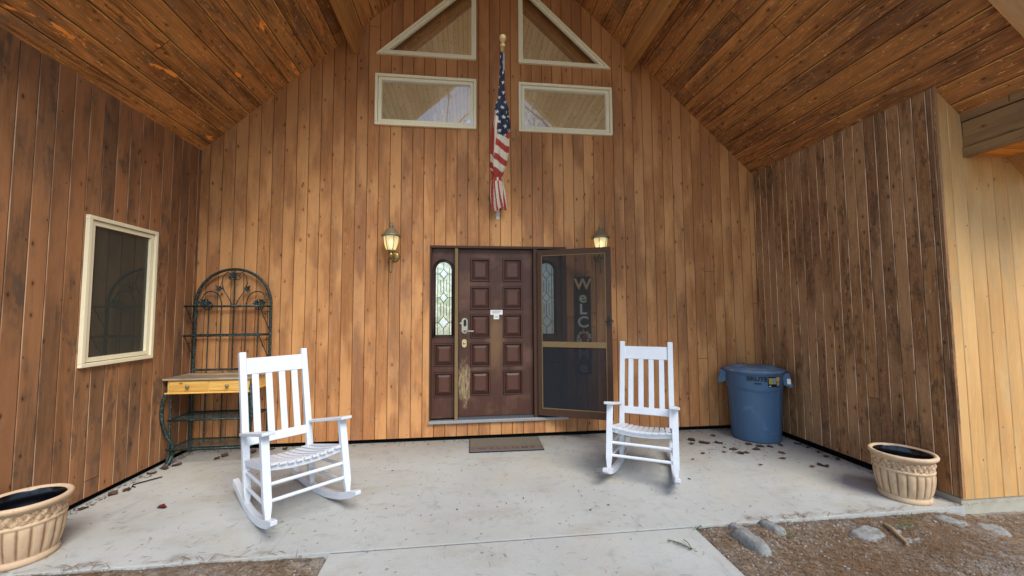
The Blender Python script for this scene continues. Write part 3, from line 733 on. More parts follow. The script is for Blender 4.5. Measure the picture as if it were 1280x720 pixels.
# WELCOME board on the wall behind the screen
wb=empty('welcome_sign',(1.063,-.012,1.36)); tag(wb,'tall narrow dark board spelling WELCOME downwards, seen through the screen door','sign')
mb=MB(); mb.box((-.105,-.012,-.62),(.105,.010,.60)); mb.build('board',plain('dark_board','#2b2320',.7,.2,.25,18),wb,bevel=.002)
LC=[('W','#d9b98c',.50,.19),('e','#bfd0a6',.335,.19),('L','#d4d3cf',.185,.18),('C','#c8bdb8',.025,.19),('M','#b4ab98',-.375,.165),('e','#c9cbcc',-.53,.18)]
for ch,hx_,zz,sz in LC:
    mt=plain('letter_paint_'+hx_[1:],hx_,.7,.2,.35,70)
    o=text_mesh('letter',ch,sz,mt,wb,Matrix(((1,0,0,0),(0,0,-1,-.014),(0,1,0,zz),(0,0,0,1))),.002,bold=.004,sx=1.1)
wr=MB()
for k in range(46):
    t=rnd.uniform(0,2*PI); r=rnd.uniform(.045,.09); c=Vector((math.cos(t)*r,-.016-rnd.uniform(0,.012),-.16+math.sin(t)*r*1.05))
    a=rnd.uniform(0,2*PI); l=rnd.uniform(.014,.028); u=Vector((math.cos(a),rnd.uniform(-.3,.3),math.sin(a)))*l; v_=Vector((-math.sin(a),0,math.cos(a)))*l*.45
    wr.face([c-u,c+v_,c+u,c-v_])
wr.build('wreath',leaf_mat('wreath_leaves','#8d8b7c','#d8d2c2'),wb)
wr=MB()
for k in range(26):
    t=rnd.uniform(0,2*PI); r=rnd.uniform(0,.055); wr.lathe([(.0,.012),(.011,.008),(.013,0)],(math.cos(t)*r,-.018,-.16+math.sin(t)*r),8,'y')
wr.build('red_flower',plain('red_petals','#8a3b30',.6,.3,.4,60),wb)

# ------------------------------------------------------------------ wall lanterns
def lantern():
    t=empty('wall_lantern',(0,0,0))
    yb=-.14
    mb=MB(); mb.lathe([(.0,.0),(.062,.0),(.060,.012),(.045,.020),(.02,.026),(.0,.027)],(.02,-.003,2.19),24,'y'); mb.build('back_plate',M['brass'],t)
    mb=MB(); mb.tube([(.02,-.02,2.19),(.012,-.07,2.165),(.004,-.115,2.17),(0,yb,2.195)],.011,8)
    mb.lathe([(.0,-.035),(.018,-.03),(.034,-.008),(.036,.01),(.028,.03),(.018,.04),(.03,.05),(.045,.056)],(0,yb,2.185),18); mb.build('arm',M['brass'],t)
    mb=MB(); mb.lathe([(.0,-.155),(.012,-.15),(.014,-.135),(.008,-.12),(.010,-.04),(.014,.0)],(0,yb,2.135),10); mb.build('tail',M['brass'],t)
    n=6
    prof=[(.050,2.24),(.066,2.275),(.080,2.32),(.088,2.37),(.090,2.41)]
    mb=MB(); mb.lathe([(r-.004,z) for r,z in prof],(0,yb,0),6,smooth=False); mb.build('lamp_glass',M['lampglass'],t)
    mb=MB()
    for k in range(6):
        a=2*PI*k/6; mb.tube([(r*math.cos(a),yb+r*math.sin(a),z) for r,z in prof],.0045,6)
    mb.lathe([(.052,2.235),(.056,2.24),(.052,2.248)],(0,yb,0),24); mb.build('cage',M['brassdull'],t)
    mb=MB(); mb.lathe([(.088,2.405),(.112,2.408),(.114,2.420),(.108,2.428),(.085,2.445),(.068,2.470),(.054,2.492),(.036,2.506),(.020,2.512),(.018,2.522),(.030,2.530),(.030,2.538),(.014,2.545),(.011,2.556),(.016,2.565),(.010,2.58),(.0,2.585)],(0,yb,0),24)
    mb.build('roof_cap',M['brassdull'],t)
    mb=MB(); mb.lathe([(.0,2.27),(.012,2.275),(.013,2.30),(.024,2.325),(.026,2.345),(.018,2.368),(.0,2.378)],(0,yb,0),14); mb.build('bulb',M['bulb'],t)
    return t
def lampglass():
    t=NT('lamp_glass'); o=t.obj(); n=t.noise(o,40,3)
    d=t.n('BsdfTranslucent',{'Color':lin('#f3e6b0')}).outputs[0]; g=t.n('BsdfTransparent',{'Color':lin('#fff2c0')}).outputs[0]; gl=t.n('BsdfGlossy',{'Roughness':.15}).outputs[0]
    e=t.n('Emission',{'Color':lin('#fff0c4'),'Strength':.34}).outputs[0]
    m1=t.n('MixShader',{0:.45,1:d,2:g}).outputs[0]; m2=t.n('MixShader',{0:.08,1:m1,2:gl}).outputs[0]
    ad=t.n('AddShader',{0:m2,1:e}).outputs[0]; t.t.links.new(ad,t.out.inputs[0]); return t.m
M['lampglass']=lampglass()
def bulb():
    t=NT('lit_bulb'); e=t.n('Emission',{'Color':lin('#fff0c0'),'Strength':3.2}).outputs[0]; t.t.links.new(e,t.out.inputs[0]); return t.m
M['bulb']=bulb()
l0=lantern(); l0.location=(-1.262,0,0); tag(l0,'lit brass carriage lantern on the wall left of the front door','wall lantern','lanterns either side of the door')
l1=copy_tree(l0); l1.location=(1.268,0,.02); l1['label']='lit brass carriage lantern on the wall partly behind the open screen door'

# ------------------------------------------------------------------ flag
fl=empty('flag',(0,-.005,2.70)); tag(fl,'furled stars and stripes flag wrapped around a slanted pole above the front door','flag')
FA=Vector((-.004,-.03,2.76)); FB=Vector((-.034,-1.10,4.24)); fd=(FB-FA).normalized(); FLn=(FB-FA).length
def W2(p): return Vector(p)-Vector(fl.location)
mb=MB(); mb.tube([W2(FA-fd*.02),W2(FA+fd*(FLn-.09))],.0125,10); mb.build('pole',M['pole'],fl)
mb=MB(); Mq=Matrix.Translation(W2(FA+fd*(FLn-.115)))@fd.to_track_quat('Z','Y').to_matrix().to_4x4()
tmp=MB(); tmp.lathe([(.0,-.005),(.020,-.004),(.021,.045),(.030,.05),(.034,.062),(.026,.075),(.018,.082),(.030,.10),(.040,.122),(.038,.148),(.022,.166),(.0,.172)],(0,0,0),20)
tmp.v=[tuple(Mq@(Vector(p)*.85)) for p in tmp.v]; tmp.build('finial',M['gold'],fl)
mb=MB(); mb.box((-.022,-.004,-.03),(.022,.006,.075)); mb.tube([(0,-.004,.02),W2(FA+fd*.10)],.019,12); mb.tube([(0.0,-.03,.035),(.028,-.03,.035)],.006,6)
mb.build('bracket',plain('white_bracket','#d5d0c2',.45,.4,.08),fl,bevel=.002)
side=Vector((1,0,0)); nrm=fd.cross(side).normalized()
if nrm.y>0: nrm=-nrm
# cloth: rings along the pole; py = pixel-like coordinate used only to lay out the folds top (66) to bottom (256)
def prof_w(t):   # half width (m) by fraction from top
    pts=[(0,.018),(.07,.021),(.16,.025),(.25,.036),(.33,.066),(.45,.086),(.58,.088),(.70,.082),(.755,.066),(.775,.058),(.80,.064),(.88,.078),(1.0,.086)]
    for (a,x),(b,y) in zip(pts,pts[1:]):
        if t<=b: f=(t-a)/(b-a); f=f*f*(3-2*f); return x+(y-x)*f
    return pts[-1][1]
NT_,NA=240,120
rows=[];cols_=[]
def in_star(x,y,r):
    a=math.atan2(x,y); d=math.hypot(x,y); k=(a/(2*PI/5))%1; k=abs(k-.5)*2   # 0 at valley,1 at tip
    return d<r*(.42+.58*max(0,(k-.0))**1.6)
for i in range(NT_+1):
    t=i/NT_; s=FLn-.125-(FLn-.125-.075)*t; c=FA+fd*s; hw=prof_w(t); row=[];cr=[]
    tail=max(0,(t-.775)/.225)
    for j in range(NA):
        th=2*PI*j/NA; 
        fold=1+.16*math.sin(5*th+6*t+1.2*math.sin(7*t))*(1-.3*tail)+.10*math.sin(9*th-9*t+1)+.05*math.sin(17*th+13*t)
        if tail>0: fold+=.16*tail*math.sin(7*th+1.0)
        a=hw*fold; x=math.cos(th)*a+ (.022*math.sin(t*5.5)*t) + .03*tail; d=math.sin(th)*a*.72
        p=c+side*x+nrm*d
        p.z-= .0; p+=Vector((0,0,-1))*(.05*tail*(.5+.5*math.sin(3*th+1)))
        row.append(W2(p))
        xn=math.cos(th)   # horizontal position across the visible front
        front=math.sin(th)
        # colour
        WH=(.78,.70,.56,1); RD=(.46,.065,.05,1); NV=(.035,.042,.075,1)
        arc=th*max(hw,.03)
        col=None
        edge=.445+.04*math.sin(th*1.0+.4) - (.10 if xn<-.45 else 0)
        if t<edge:
            col=NV; gx=arc/.060; gy=(1-t)*FLn/.105+.5*(math.floor(gx)%2); fx=(gx%1)-.5; fy=(gy%1)-.5
            if in_star(fx*.060,fy*.105,.024): col=(.75,.73,.68,1)
            if t<.10 and xn>.35: col=(.35,.34,.34,1)
        elif t<.775:
            ph=(t*190+66-206)/18.3+.23 - xn*.42
            if xn<-.55 and t<.62: ph=.75 if (math.sin(th*9)>.2) else .2
            col=RD if (ph%1)<.46 else WH
            if .735<t<.775: col=RD
        else:
            ph=th*6/(2*PI)*1.5+t*2.6; col=RD if (ph%1)<.45 else WH
            if t<.80: col=RD if math.sin(th*7)>-.2 else WH
        cr.append(col)
    rows.append(row);cols_.append(cr)
mb=MB(); mb.grid(rows,True,None,True)
cloth=mb.build('flag_cloth',M['flag'],fl)
ca=cloth.data.color_attributes.new('Col','FLOAT_COLOR','POINT'); flat=[v for cr in cols_ for c in cr for v in c]; ca.data.foreach_set('color',flat)

# ------------------------------------------------------------------ rocking chairs
def rocking_chair():
    t=empty('rocking_chair'); X=Vector((1,0,0)); W=M['white']
    wf,wr_=.279,.242
    def zrock(y): return .36*(y-.10)**2 if y<.1 else .30*(y-.10)**2
    for s in (-1,1):
        mb=MB(); up_=[]; ring=[]
        n=26; ys=[-.50+(1.10)*k/n for k in range(n+1)]
        rows=[]
        for k,y in enumerate(ys):
            f=(y+.35)/.56; x=s*(wf+(wr_-wf)*max(-.3,min(1.5,f)))
            z=zrock(y); th=.056; wd=.044
            if k==0: z+=.012; th=.030
            if k==1: th=.048; z+=.004
            rows.append([(x-wd/2,y,z),(x+wd/2,y,z),(x+wd/2,y-.0,z+th),(x-wd/2,y,z+th)])
        mb.grid(rows,False,None,True); mb.face([Vector(p) for p in rows[0]][::-1]); mb.face(rows[-1])
        mb.build('rocker',W,t,bevel=.004)
        mb=MB(); b=Vector((s*wf,-.352,zrock(-.352)+.05)); tp=Vector((s*wf,-.226,.676)); m1=b.lerp(tp,.16)
        mb.bar(b,m1,.030,.028,X,.052,.046); mb.bar(m1,tp,.052,.046,X); mb.build('leg',W,t,bevel=.003)
        mb=MB(); b=Vector((s*wr_,.214,zrock(.214)+.05)); tp=Vector((s*wr_,.478,1.192)); m1=b.lerp(tp,.06); 
        mb.bar(b,m1,.032,.03,X,.050,.046); mb.bar(m1,tp,.050,.046,X); mb.build('back_post',W,t,bevel=.004)
        # armrest
        mb=MB(); a=[(s*(wf+.042),-.318),(s*(wf-.045),-.318),(s*(wr_-.005),.31),(s*(wr_+.045),.31)]
        zf=.676;zr=.548
        pts0=[(p[0],p[1],zf if p[1]<0 else zr) for p in a]; pts1=[(p[0],p[1],(zf if p[1]<0 else zr)+.024) for p in a]
        mb.face(pts1 if s<0 else pts1[::-1]); mb.face(pts0[::-1] if s<0 else pts0)
        for i in range(4):
            j=(i+1)%4; q=[pts0[i],pts0[j],pts1[j],pts1[i]]; mb.face(q if s<0 else q[::-1])
        mb.build('armrest',W,t,bevel=.005)
        # side rail of the seat and two side stretchers
        mb=MB(); mb.bar((s*wf,-.262,.448),(s*wr_,.272,.345),.026,.046,X); mb.build('side_rail',W,t,bevel=.003)
        for zf_,zr_ in ((.315,.275),(.205,.165)):
            mb=MB(); yf=-.352+.124*(zf_-.12)/.545; yr=.214+.264*(zr_-.05)/1.14
            mb.tube([(s*wf,yf,zf_),(s*wr_,yr,zr_)],.0125,10); mb.build('stretcher',W,t)
    PO=lambda z:.214+.264*(z-.06)/1.132
    for zf_ in (.345,.24):
        yf=-.352+.124*(zf_-.12)/.545; mb=MB(); mb.tube([(-wf,yf,zf_-.008),(wf,yf,zf_-.008)],.0135,10); mb.build('stretcher',W,t)
    mb=MB(); mb.tube([(-wr_,PO(.30),.30),(wr_,PO(.30),.30)],.0125,10); mb.build('stretcher',W,t)
    for z0,z1,nm in ((1.010,1.142,'top_rail'),(.462,.532,'lower_rail')):
        mb=MB(); mb.bar((0,PO(z0),z0),(0,PO(z1),z1),wr_*2-.046,.022,X); mb.build(nm,W,t,bevel=.004)
    for x in (-.153,-.051,.051,.153):
        mb=MB(); mb.bar((x,PO(.528),.528),(x,PO(1.014),1.014),.052,.013,X); mb.build('back_slat',W,t,bevel=.003)
    # seat: slats front to back following a dished front rail
    def dip(x): return .030*(1-(x/wf)**2)
    mb=MB(); n=18; rows=[]
    for k in range(n+1):
        x=-wf+.02+(2*wf-.04)*k/n; z=.474-dip(x); rows.append([(x,-.268,z-.050),(x,-.242,z-.050),(x,-.242,z),(x,-.268,z)])
    mb.grid(rows,False,None,True); mb.build('seat_rail',W,t,bevel=.003)
    mb=MB(); n=18; rows=[]
    for k in range(n+1):
        x=-wr_+.02+(2*wr_-.04)*k/n; z=.358-dip(x)*.9; rows.append([(x,.272,z-.045),(x,.296,z-.045),(x,.296,z),(x,.272,z)])
    mb.grid(rows,False,None,True); mb.build('seat_rail',W,t,bevel=.003)
    ns=9
    for k in range(ns):
        xc=-1+2*(k+.5)/ns; mb=MB(); rows=[]
        for q in range(9):
            f=q/8; y=-.292+f*.60; hw=(wf-.024)+(wr_-.02-wf+.024)*f; x=xc*hw; w_=hw/ns*.80
            z=.476+(.358-.476)*f-.016*math.sin(PI*f)-dip(x)+ (-.010 if q==0 else 0)
            rows.append([(x-w_,y,z),(x+w_,y,z),(x+w_,y,z+.014),(x-w_,y,z+.014)])
        mb.grid(rows,False,None,True); mb.face([Vector(p) for p in rows[0]][::-1]); mb.face(rows[-1]); mb.build('seat_slat',W,t,bevel=.002)
    return t
ch=rocking_chair(); ch.location=(-1.752,-1.476,.001); ch.rotation_euler.z=.735
tag(ch,'left white wooden rocking chair, standing in front of the metal rack','rocking chair','white rocking chairs on the porch')
c2=copy_tree(ch); c2.location=(1.292,-1.188,.001); c2.rotation_euler.z=-.511
c2['label']='white wooden rocking chair on the right, between the screen door and the blue bin'

# ------------------------------------------------------------------ baker's rack
rk=empty('bakers_rack',(-2.99,-.06,0)); tag(rk,'green black wrought iron baker\'s rack with arched back and yellow pine drawer table','rack')
hw=.395; I=M['iron']
def arch(r,zs,y,n=28,x0=0): return [(x0+r*math.cos(PI*k/n),y,zs+r*1.0*math.sin(PI*k/n)) for k in range(n+1)]
mb=MB(); path=[(hw,0,.03)]+[(hw,0,z) for z in (.5,1.0,1.4)]+arch(hw,1.625,0)+[(-hw,0,z) for z in (1.4,1.0,.5,.03)]
mb.tube(path,.0155,10); mb.tube([(-hw,0,.90),(hw,0,.90)],.012,8); mb.build('arched_frame',I,rk)
def spiral(c,r0,r1,turns,a0,y=0,n=40,sg=1):
    return [(c[0]+(r0+(r1-r0)*k/n)*math.cos(a0+sg*2*PI*turns*k/n),y,c[1]+(r0+(r1-r0)*k/n)*math.sin(a0+sg*2*PI*turns*k/n)) for k in range(n+1)]
mb=MB()
mb.tube([(0,.004,.90),(0,.004,2.01)],.008,7)
for s in (-1,1):
    mb.tube([(s*.13,.004,.90),(s*.13,.004,1.62)]+[(s*(.13+.115-.115*math.cos(a)),.004,1.62+.15*math.sin(a)) for a in [PI*k/16 for k in range(1,12)]]+[(s*.345,.004,1.66)],.0065,6)
    mb.tube([(s*.26,.004,.90),(s*.26,.004,1.60)],.0065,6)
    mb.tube(spiral((s*.265,1.615),.065,.018,1.5,PI/2,.0,40,-s),.006,6)
    pts=[(s*.02,.002,1.62),(s*.06,.002,1.70),(s*.11,.002,1.78),(s*.135,.002,1.86),(s*.12,.002,1.94),(s*.08,.002,1.985),(s*.045,.002,1.97)]
    mb.tube(pts,.0055,6)
    mb.tube(spiral((s*.035,1.93),.045,.012,1.1,PI/2,.0,26,s),.005,6)
mb.tube([(-.26,.004,.12),(-.26,.004,.88)],.0085,6); mb.tube([(.26,.004,.12),(.26,.004,.88)],.0085,6); mb.tube([(-.09,.004,.12),(-.09,.004,.88)],.0085,6); mb.tube([(.09,.004,.12),(.09,.004,.88)],.0085,6)
mb.build('scrollwork',I,rk)
def iron_leaf(c,rot,sz):
    mb=MB(); c=Vector(c)
    for k in range(5):
        a=rot+(k-2)*.95; d=Vector((math.cos(a),-.25,math.sin(a))).normalized(); sdv=Vector((-math.sin(a),0,math.cos(a))); L=sz*(1.15 if k==2 else .9)
        for q in (-1,1): mb.face([c,c+d*L*.5+sdv*q*L*.26+Vector((0,-.006,0)),c+d*L,c+d*L*.5+Vector((0,.004,0))])
    mb.lathe([(.0,.014),(.010,.010),(.013,0)],c,8,'y'); mb.build('leaf',I,rk)
for c,r_,sz in (((0,-.02,1.93),PI/2,.06),((-.14,-.012,1.79),PI*.75,.055),((.14,-.012,1.79),PI*.25,.055),((-.30,-.02,1.64),PI,.06),((.30,-.02,1.64),0,.06),((-.25,-.02,1.63),PI*.6,.05),((.25,-.02,1.63),PI*.4,.05)): iron_leaf(c,r_,sz)
def wire_shelf(z,yf,xw,name='shelf',mesh=12,r=.0105,bar_r=.004,xwf=None):
    mb=MB(); xwf=xwf or xw
    mb.tube([(-xw,-.005,z),(xw,-.005,z),(xwf,yf,z),(-xwf,yf,z)],r,7,closed=True)
    for k in range(1,mesh):
        y=-.005+(yf+.005)*k/mesh; mb.tube([(-xw,y,z),(xw,y,z)],bar_r*.55,5)
    return mb.build(name,I,rk)
for z in (1.60,1.285): 
    sh=wire_shelf(z,-.215,.385,mesh=6,xwf=.37)
    for s in (-1,1):
        mb=MB(); mb.tube(spiral((s*.375,z-.10),.045,.012,1.2,PI/2,0,26,s),.004,5)
        mb.v[-27*5:]=[(s*.375,-.10+(p[0]-s*.375)*1.0,p[2]) for p in mb.v[-27*5:]]
        mb.tube([(s*.37,-.20,z),(s*.385,-.01,z-.26)],.005,6)
        mb.build('bracket',I,sh)
for z in (.445,.155): wire_shelf(z,-.36,.385,mesh=14,r=.010)
# table
mb=MB(); mb.box((-.425,-.405,.846),(.405,.0-.012,.868),axis=0); mb.build('table_top',M['graytop'],rk,bevel=.004,label='weathered grey boarded table top')
mb=MB(); mb.box((-.385,-.385,.722),(.385,-.04,.845),axis=0); mb.box((-.405,-.400,.714),(.395,-.04,.728),axis=0); mb.build('drawer_case',M['yellowpine'],rk,bevel=.003)
for x0,x1 in ((-.365,-.006),(.006,.365)):
    mb=MB(); mb.box((x0,-.392,.738),(x1,-.386,.834),axis=0); dr=mb.build('drawer',M['yellowpine'],rk,bevel=.002)
    mb=MB(); mb.lathe([(.0,.034),(.014,.032),(.018,.024),(.010,.014),(.009,.0)],((x0+x1)/2,-.392,.788),14,'y'); mb.build('knob',M['brassdull'],dr)
# front legs: cabriole straps outside, slim uprights inside
for s in (-1,1):
    mb=MB(); pts=[]
    for k in range(17):
        f=k/16; z=.84*(1-f)+.0; off=.075*math.sin(PI*min(1,f*1.35))*(1 if f<.74 else 0)-.028*math.sin(PI*max(0,(f-.70)/.30))
        pts.append((s*(.365+off*.75),-.35-off*.65-(.03 if f>.93 else 0)*(f-.93)/.07,z+.008))
    mb.tube(pts,.017,8); mb.build('leg',I,rk)
    mb=MB(); mb.tube([(s*.372,-.35,.72),(s*.372,-.35,.10),(s*.376,-.375,.02)],.010,8); mb.build('upright',I,rk)
# wall anchor foot of dark iron
# ------------------------------------------------------------------ bin
bn=empty('trash_can',(3.075,-.365,0),math.atan2(-4.5,-3.48)+PI/2); tag(bn,'blue round plastic trash can with lid standing in the right corner of the porch','trash can')
def rim_skirt(r,z,t):
    d=.0
    zt_=.600+.012*math.cos(3*t+.6)
    if .04<z<.80: d = .010*(1/(1+math.exp(-(z-zt_)/.004)))
    # flat recess between two vertical ribs front and back
    for a in (-PI/2,PI/2):
        dt=(t-a+PI)%(2*PI)-PI
        if .05<z<.60: d += .010*math.exp(-((abs(dt)-1.02)/.05)**2)
    return r+d
prof=[(.0,.006),(.245,.006),(.252,.0),(.258,.012)]+[(.258+.040*z/.80,z) for z in [.03+.0125*k for k in range(60)]]+[(.306,.785),(.312,.79),(.312,.81),(.30,.812)]
mb=MB(); mb.lathe(prof,(0,0,0),96,rf=rim_skirt); mb.build('bin_body',M['bin'],bn)
mb=MB(); mb.lathe([(.300,.800),(.322,.802),(.327,.812),(.322,.826),(.300,.834),(.285,.831),(.270,.838),(.262,.846),(.20,.853),(.10,.858),(.0,.860)],(0,0,0),64); 
mb.build('lid',M['binlid'],bn)
mb=MB()
for k in range(6):
    a=PI*k/6; mb.bar((-.23*math.cos(a),-.23*math.sin(a),.852),(.23*math.cos(a),.23*math.sin(a),.852),.014,.012,Vector((0,0,1)))
mb.build('lid_rib',M['binlid'],bn,bevel=.003)
for s in (-1,1):
    mb=MB()
    # wedge shaped side grip: outer web, sloping ends
    pr=[(.290,.795),(.352,.800),(.378,.655),(.366,.640),(.296,.662)]
    for yy in (-.085,.085):
        q=[(s*a,yy,b) for a,b in pr]; mb.face(q if yy*s>0 else q[::-1])
    for i in range(1,4):
        a,b=pr[i],pr[i+1]; q=[(s*a[0],-.085,a[1]),(s*a[0],.085,a[1]),(s*b[0],.085,b[1]),(s*b[0],-.085,b[1])]; mb.face(q if s>0 else q[::-1])
    q=[(s*.290,-.085,.795),(s*.290,.085,.795),(s*.352,.085,.80),(s*.352,-.085,.80)]; mb.face(q if s<0 else q[::-1])
    mb.build('handle',M['bin'],bn,bevel=.006)
def bend_on(r,cx):
    def f(p): 
        a=-PI/2+(p.x+cx)/r; return Vector((math.cos(a)*(r+p.z),math.sin(a)*(r+p.z),p.y))
    return f
text_mesh('lettering','BRUTE',.064,M['black'],bn,Matrix.Translation((0,0,.738)),.0015,bend_on(.3125,.035),bold=.0018,sx=1.12)
mb=MB(); 
def patch(mb,x0,x1,z0,z1,r,n=6):
    rows=[[ (math.cos(-PI/2+x/r)*r,math.sin(-PI/2+x/r)*r,z) for x in [x0+(x1-x0)*k/n for k in range(n+1)]] for z in (z0,z1)]
    mb.grid(rows,True)
mb=MB(); patch(mb,.005,.075,.680,.694,.3105); mb.build('vent_slot',M['black'],bn)
st=MB(); patch(st,.150,.300,.655,.765,.3102); sto=st.build('sticker',M['black'],bn)
def sub(x0,x1,z0,z1,hx_,r,nm='sticker_print'):
    m_=MB(); patch(m_,x0,x1,z0,z1,r); m_.build(nm,plain('print_'+hx_[1:],hx_,.45,.4,.25,120),sto)
sub(.156,.205,.686,.752,'#9d8f4a',.3110); sub(.207,.245,.686,.755,'#7e8aa6',.3110); sub(.249,.295,.712,.762,'#c79a4c',.3110); sub(.252,.290,.664,.706,'#a78b78',.3110); sub(.158,.178,.660,.668,'#dcdcd8',.3110); sub(.170,.190,.700,.740,'#8b8f2c',.3115)
mb=MB(); mb.box((.330,-.0872,.675),(.365,-.0862,.735)); mb.build('tag',M['paper'],bn)

# ------------------------------------------------------------------ planters
def planter():
    t=empty('flower_pot')
    nl=20
    def rf(r,z,th):
        if .045<z<.225:
            e=math.sin(PI*(z-.045)/.18); e=min(1,e*2.2)
            return r+.011*e*(abs(math.sin(nl*th/2))**.6-.55)
        if .255<z<.318:
            return r+.0045*math.sin(14*th)*math.sin(PI*(z-.255)/.063)+.004*math.sin(31*th+60*z)+.003*math.sin(23*th-95*z)
        return r
    pr=[(.0,.0),(.180,.0),(.188,.006),(.190,.022),(.184,.036),(.180,.042)]
    for k in range(15):
        f=k/14; pr.append((.180+.032*math.sin(f*PI*.5)**.8, .046+.18*f))
    pr += [(.212,.230),(.218,.236),(.218,.246),(.211,.252)]
    for k in range(9): pr.append((.211+.004*k/8,.256+.062*k/8))
    pr += [(.218,.322),(.230,.330),(.243,.343),(.246,.356),(.240,.366),(.226,.369),(.212,.364),(.206,.352)]
    mb=MB(); mb.lathe(pr,(0,0,0),200,rf=rf); mb.build('pot_wall',M['terra'],t)
    mb=MB(); mb.lathe([(.208,.356),(.203,.350),(.198,.30),(.185,.20),(.12,.195),(.0,.198)],(0,0,0),48); mb.build('liner',plain('black_liner','#06070b',.22,.6,.2,12),t)
    return t
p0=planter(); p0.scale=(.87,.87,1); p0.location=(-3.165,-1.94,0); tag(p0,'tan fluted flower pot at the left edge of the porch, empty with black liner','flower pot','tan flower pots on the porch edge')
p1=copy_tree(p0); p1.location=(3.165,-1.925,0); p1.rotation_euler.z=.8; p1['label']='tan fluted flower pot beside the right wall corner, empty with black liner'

# ------------------------------------------------------------------ doormat
dm=empty('doormat',(.06,-.232,0),R_(-1)); tag(dm,'worn grey and faded red doormat lying before the front door','doormat')
def mat_mat():
    t=NT('worn_mat'); o=t.obj(); x=t.n('SeparateXYZ',{0:o}); a=t.noise(o,120,4,.7); b=t.noise(o,7,4,.6)
    c=t.mix(a,lin('#4f4940'),lin('#8a8274')); band=t.math('SUBTRACT',1.0,t.sm(t.math('ADD',x.outputs[1],t.math('MULTIPLY',t.math('SUBTRACT',b,.5),.12)),-.12,-.03))
    c=t.mix(t.math('MULTIPLY',band,.5),c,lin('#6e5048')); fr=t.math('SUBTRACT',1.0,t.sm(x.outputs[1],-.212,-.196)); c=t.mix(fr,c,lin('#6b6a72'))
    c=t.mix(t.math('MULTIPLY',t.sm(b,.52,.66),.5),c,lin('#6d6656')); t.bsdf(c,.95,.1,a,.8,.006); return t.m
mb=MB(); mb.box((-.405,-.225,.002),(.405,.225,.014)); mb.build('mat_pile',mat_mat(),dm,bevel=.003)
mb=MB(); mb.box((-.41,-.232,.0015),(.41,-.2255,.012)); mb.box((.4055,-.2255,.0015),(.411,.228,.012)); mb.box((-.411,-.2255,.0015),(-.4055,.228,.012)); mb.build('rubber_edge',M['black'],dm)
text_mesh('lettering','W E L C O M E',.078,plain('faded_letters','#544c46',.95,.1,.3,90),dm,Matrix.Translation((0,-.145,.0142)),.0004,bold=.001,sx=1.25)

# ------------------------------------------------------------------ ground, slab, path
def gz(x,y):
    n=mnoise.fractal(Vector((x*1.1,y*1.1,.3)),1,2,4)
    z=-.022+.020*n+.010*mnoise.noise(Vector((x*7,y*7,2)))
    if x>3.2 and y<-2.0: z-=.060*min(1,(x-3.2)/.3)
    if y<-5: z=z*.4-.03
    if y>-2.10 and -3.75<x<3.45: z=-.3
    if abs(x+.02)<1.20 and -13<y<-2.1: z=min(z,-.12)
    if y>1: z=-.3
    return z
xs=[-400,-120,-40,-20,-12,-8,-6]; xs+= [-5+.07*k for k in range(0,143)]; xs+=[6,8,12,20,40,120,400]
ys=[-400,-120,-40,-25,-18,-13,-10,-8,-7,-6]; ys+=[-5.2+.07*k for k in range(46)]; ys+=[-1.95,-1,0,2,10,40,120,400]
mb=MB(); mb.grid([[(x,y,gz(x,y)) for x in xs] for y in ys],True); g=mb.build('ground',M['soil']); struct(g)
import bmesh
def rounded_slab(name,x0,x1,y0,y1,z0,z1,mat):
    mb=MB(); mb.box((x0,y0,z0),(x1,y1,z1)); o=mb.build(name,mat,None,bevel=.0025,seg=2); return struct(o)
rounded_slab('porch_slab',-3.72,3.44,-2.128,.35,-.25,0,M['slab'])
rounded_slab('path',-1.250,1.205,-13,-2.1395,-.2,-.004,M['path'])
mb=MB(); mb.box((-1.25,-2.1392,-.2),(1.205,-2.1284,-.009)); struct(mb.build('expansion_joint',M['void']))
# ground litter: needles and gravel as uncountable stuff
def frand(a,b): return rnd.uniform(a,b)
def visible_spot():
    if rnd.random()<.80: return frand(1.22,4.6),frand(-3.0,-2.13)
    return frand(-3.6,-1.26),frand(-2.7,-2.12)
mb=MB()
cl=[(visible_spot()) for _ in range(150)]
for k in range(13000):
    if rnd.random()<.75:
        cx,cy_=rnd.choice(cl); x=rnd.gauss(cx,.11); y=rnd.gauss(cy_,.08)
    else: x,y=visible_spot()
    over = y>-2.10
    if -1.24<x<1.20 : continue
    if y>-2.06 : continue
    z=(gz(x,min(y,-2.12)) if y<-2.12 else .001)+frand(.001,.012)
    a=frand(0,PI); l=frand(.025,.06); w_=frand(.0009,.0018); d=Vector((math.cos(a),math.sin(a),frand(-.12,.12)))*l; sdv=Vector((-math.sin(a),math.cos(a),0))*w_
    c=Vector((x,y,z)); m=Vector((0,0,frand(0,.004)))
    mb.face([c-d-sdv,c+m-sdv*1.0,c+m+sdv,c-d+sdv]); mb.face([c+m-sdv,c+d-sdv*.3,c+d+sdv*.3,c+m+sdv])
tag(mb.build('pine_needles',M['needle']),'brown fallen pine needles littering the soil beside the path','pine needles',None,'stuff')
mb=MB()
for k in range(2600):
    x,y=visible_spot()
    if -1.26<x<1.215 or y>-2.14: continue
    if mnoise.fractal(Vector((x*1.6,y*1.6,5)),1,2,3)<-.12 and rnd.random()<.8: continue
    r=frand(.003,.0085)*(1.5 if rnd.random()<.06 else 1); z=gz(x,y)+r*.35
    n=5; q=[[ (x+r*math.cos(2*PI*j/n+k)*f*frand(.8,1.2),y+r*math.sin(2*PI*j/n+k)*f*frand(.8,1.2),z+h*r) for j in range(n)] for f,h in ((.9,-.4),(1.0,.1),(.5,.55))]
    mb.grid(q,False,None,True); mb.face(q[-1])
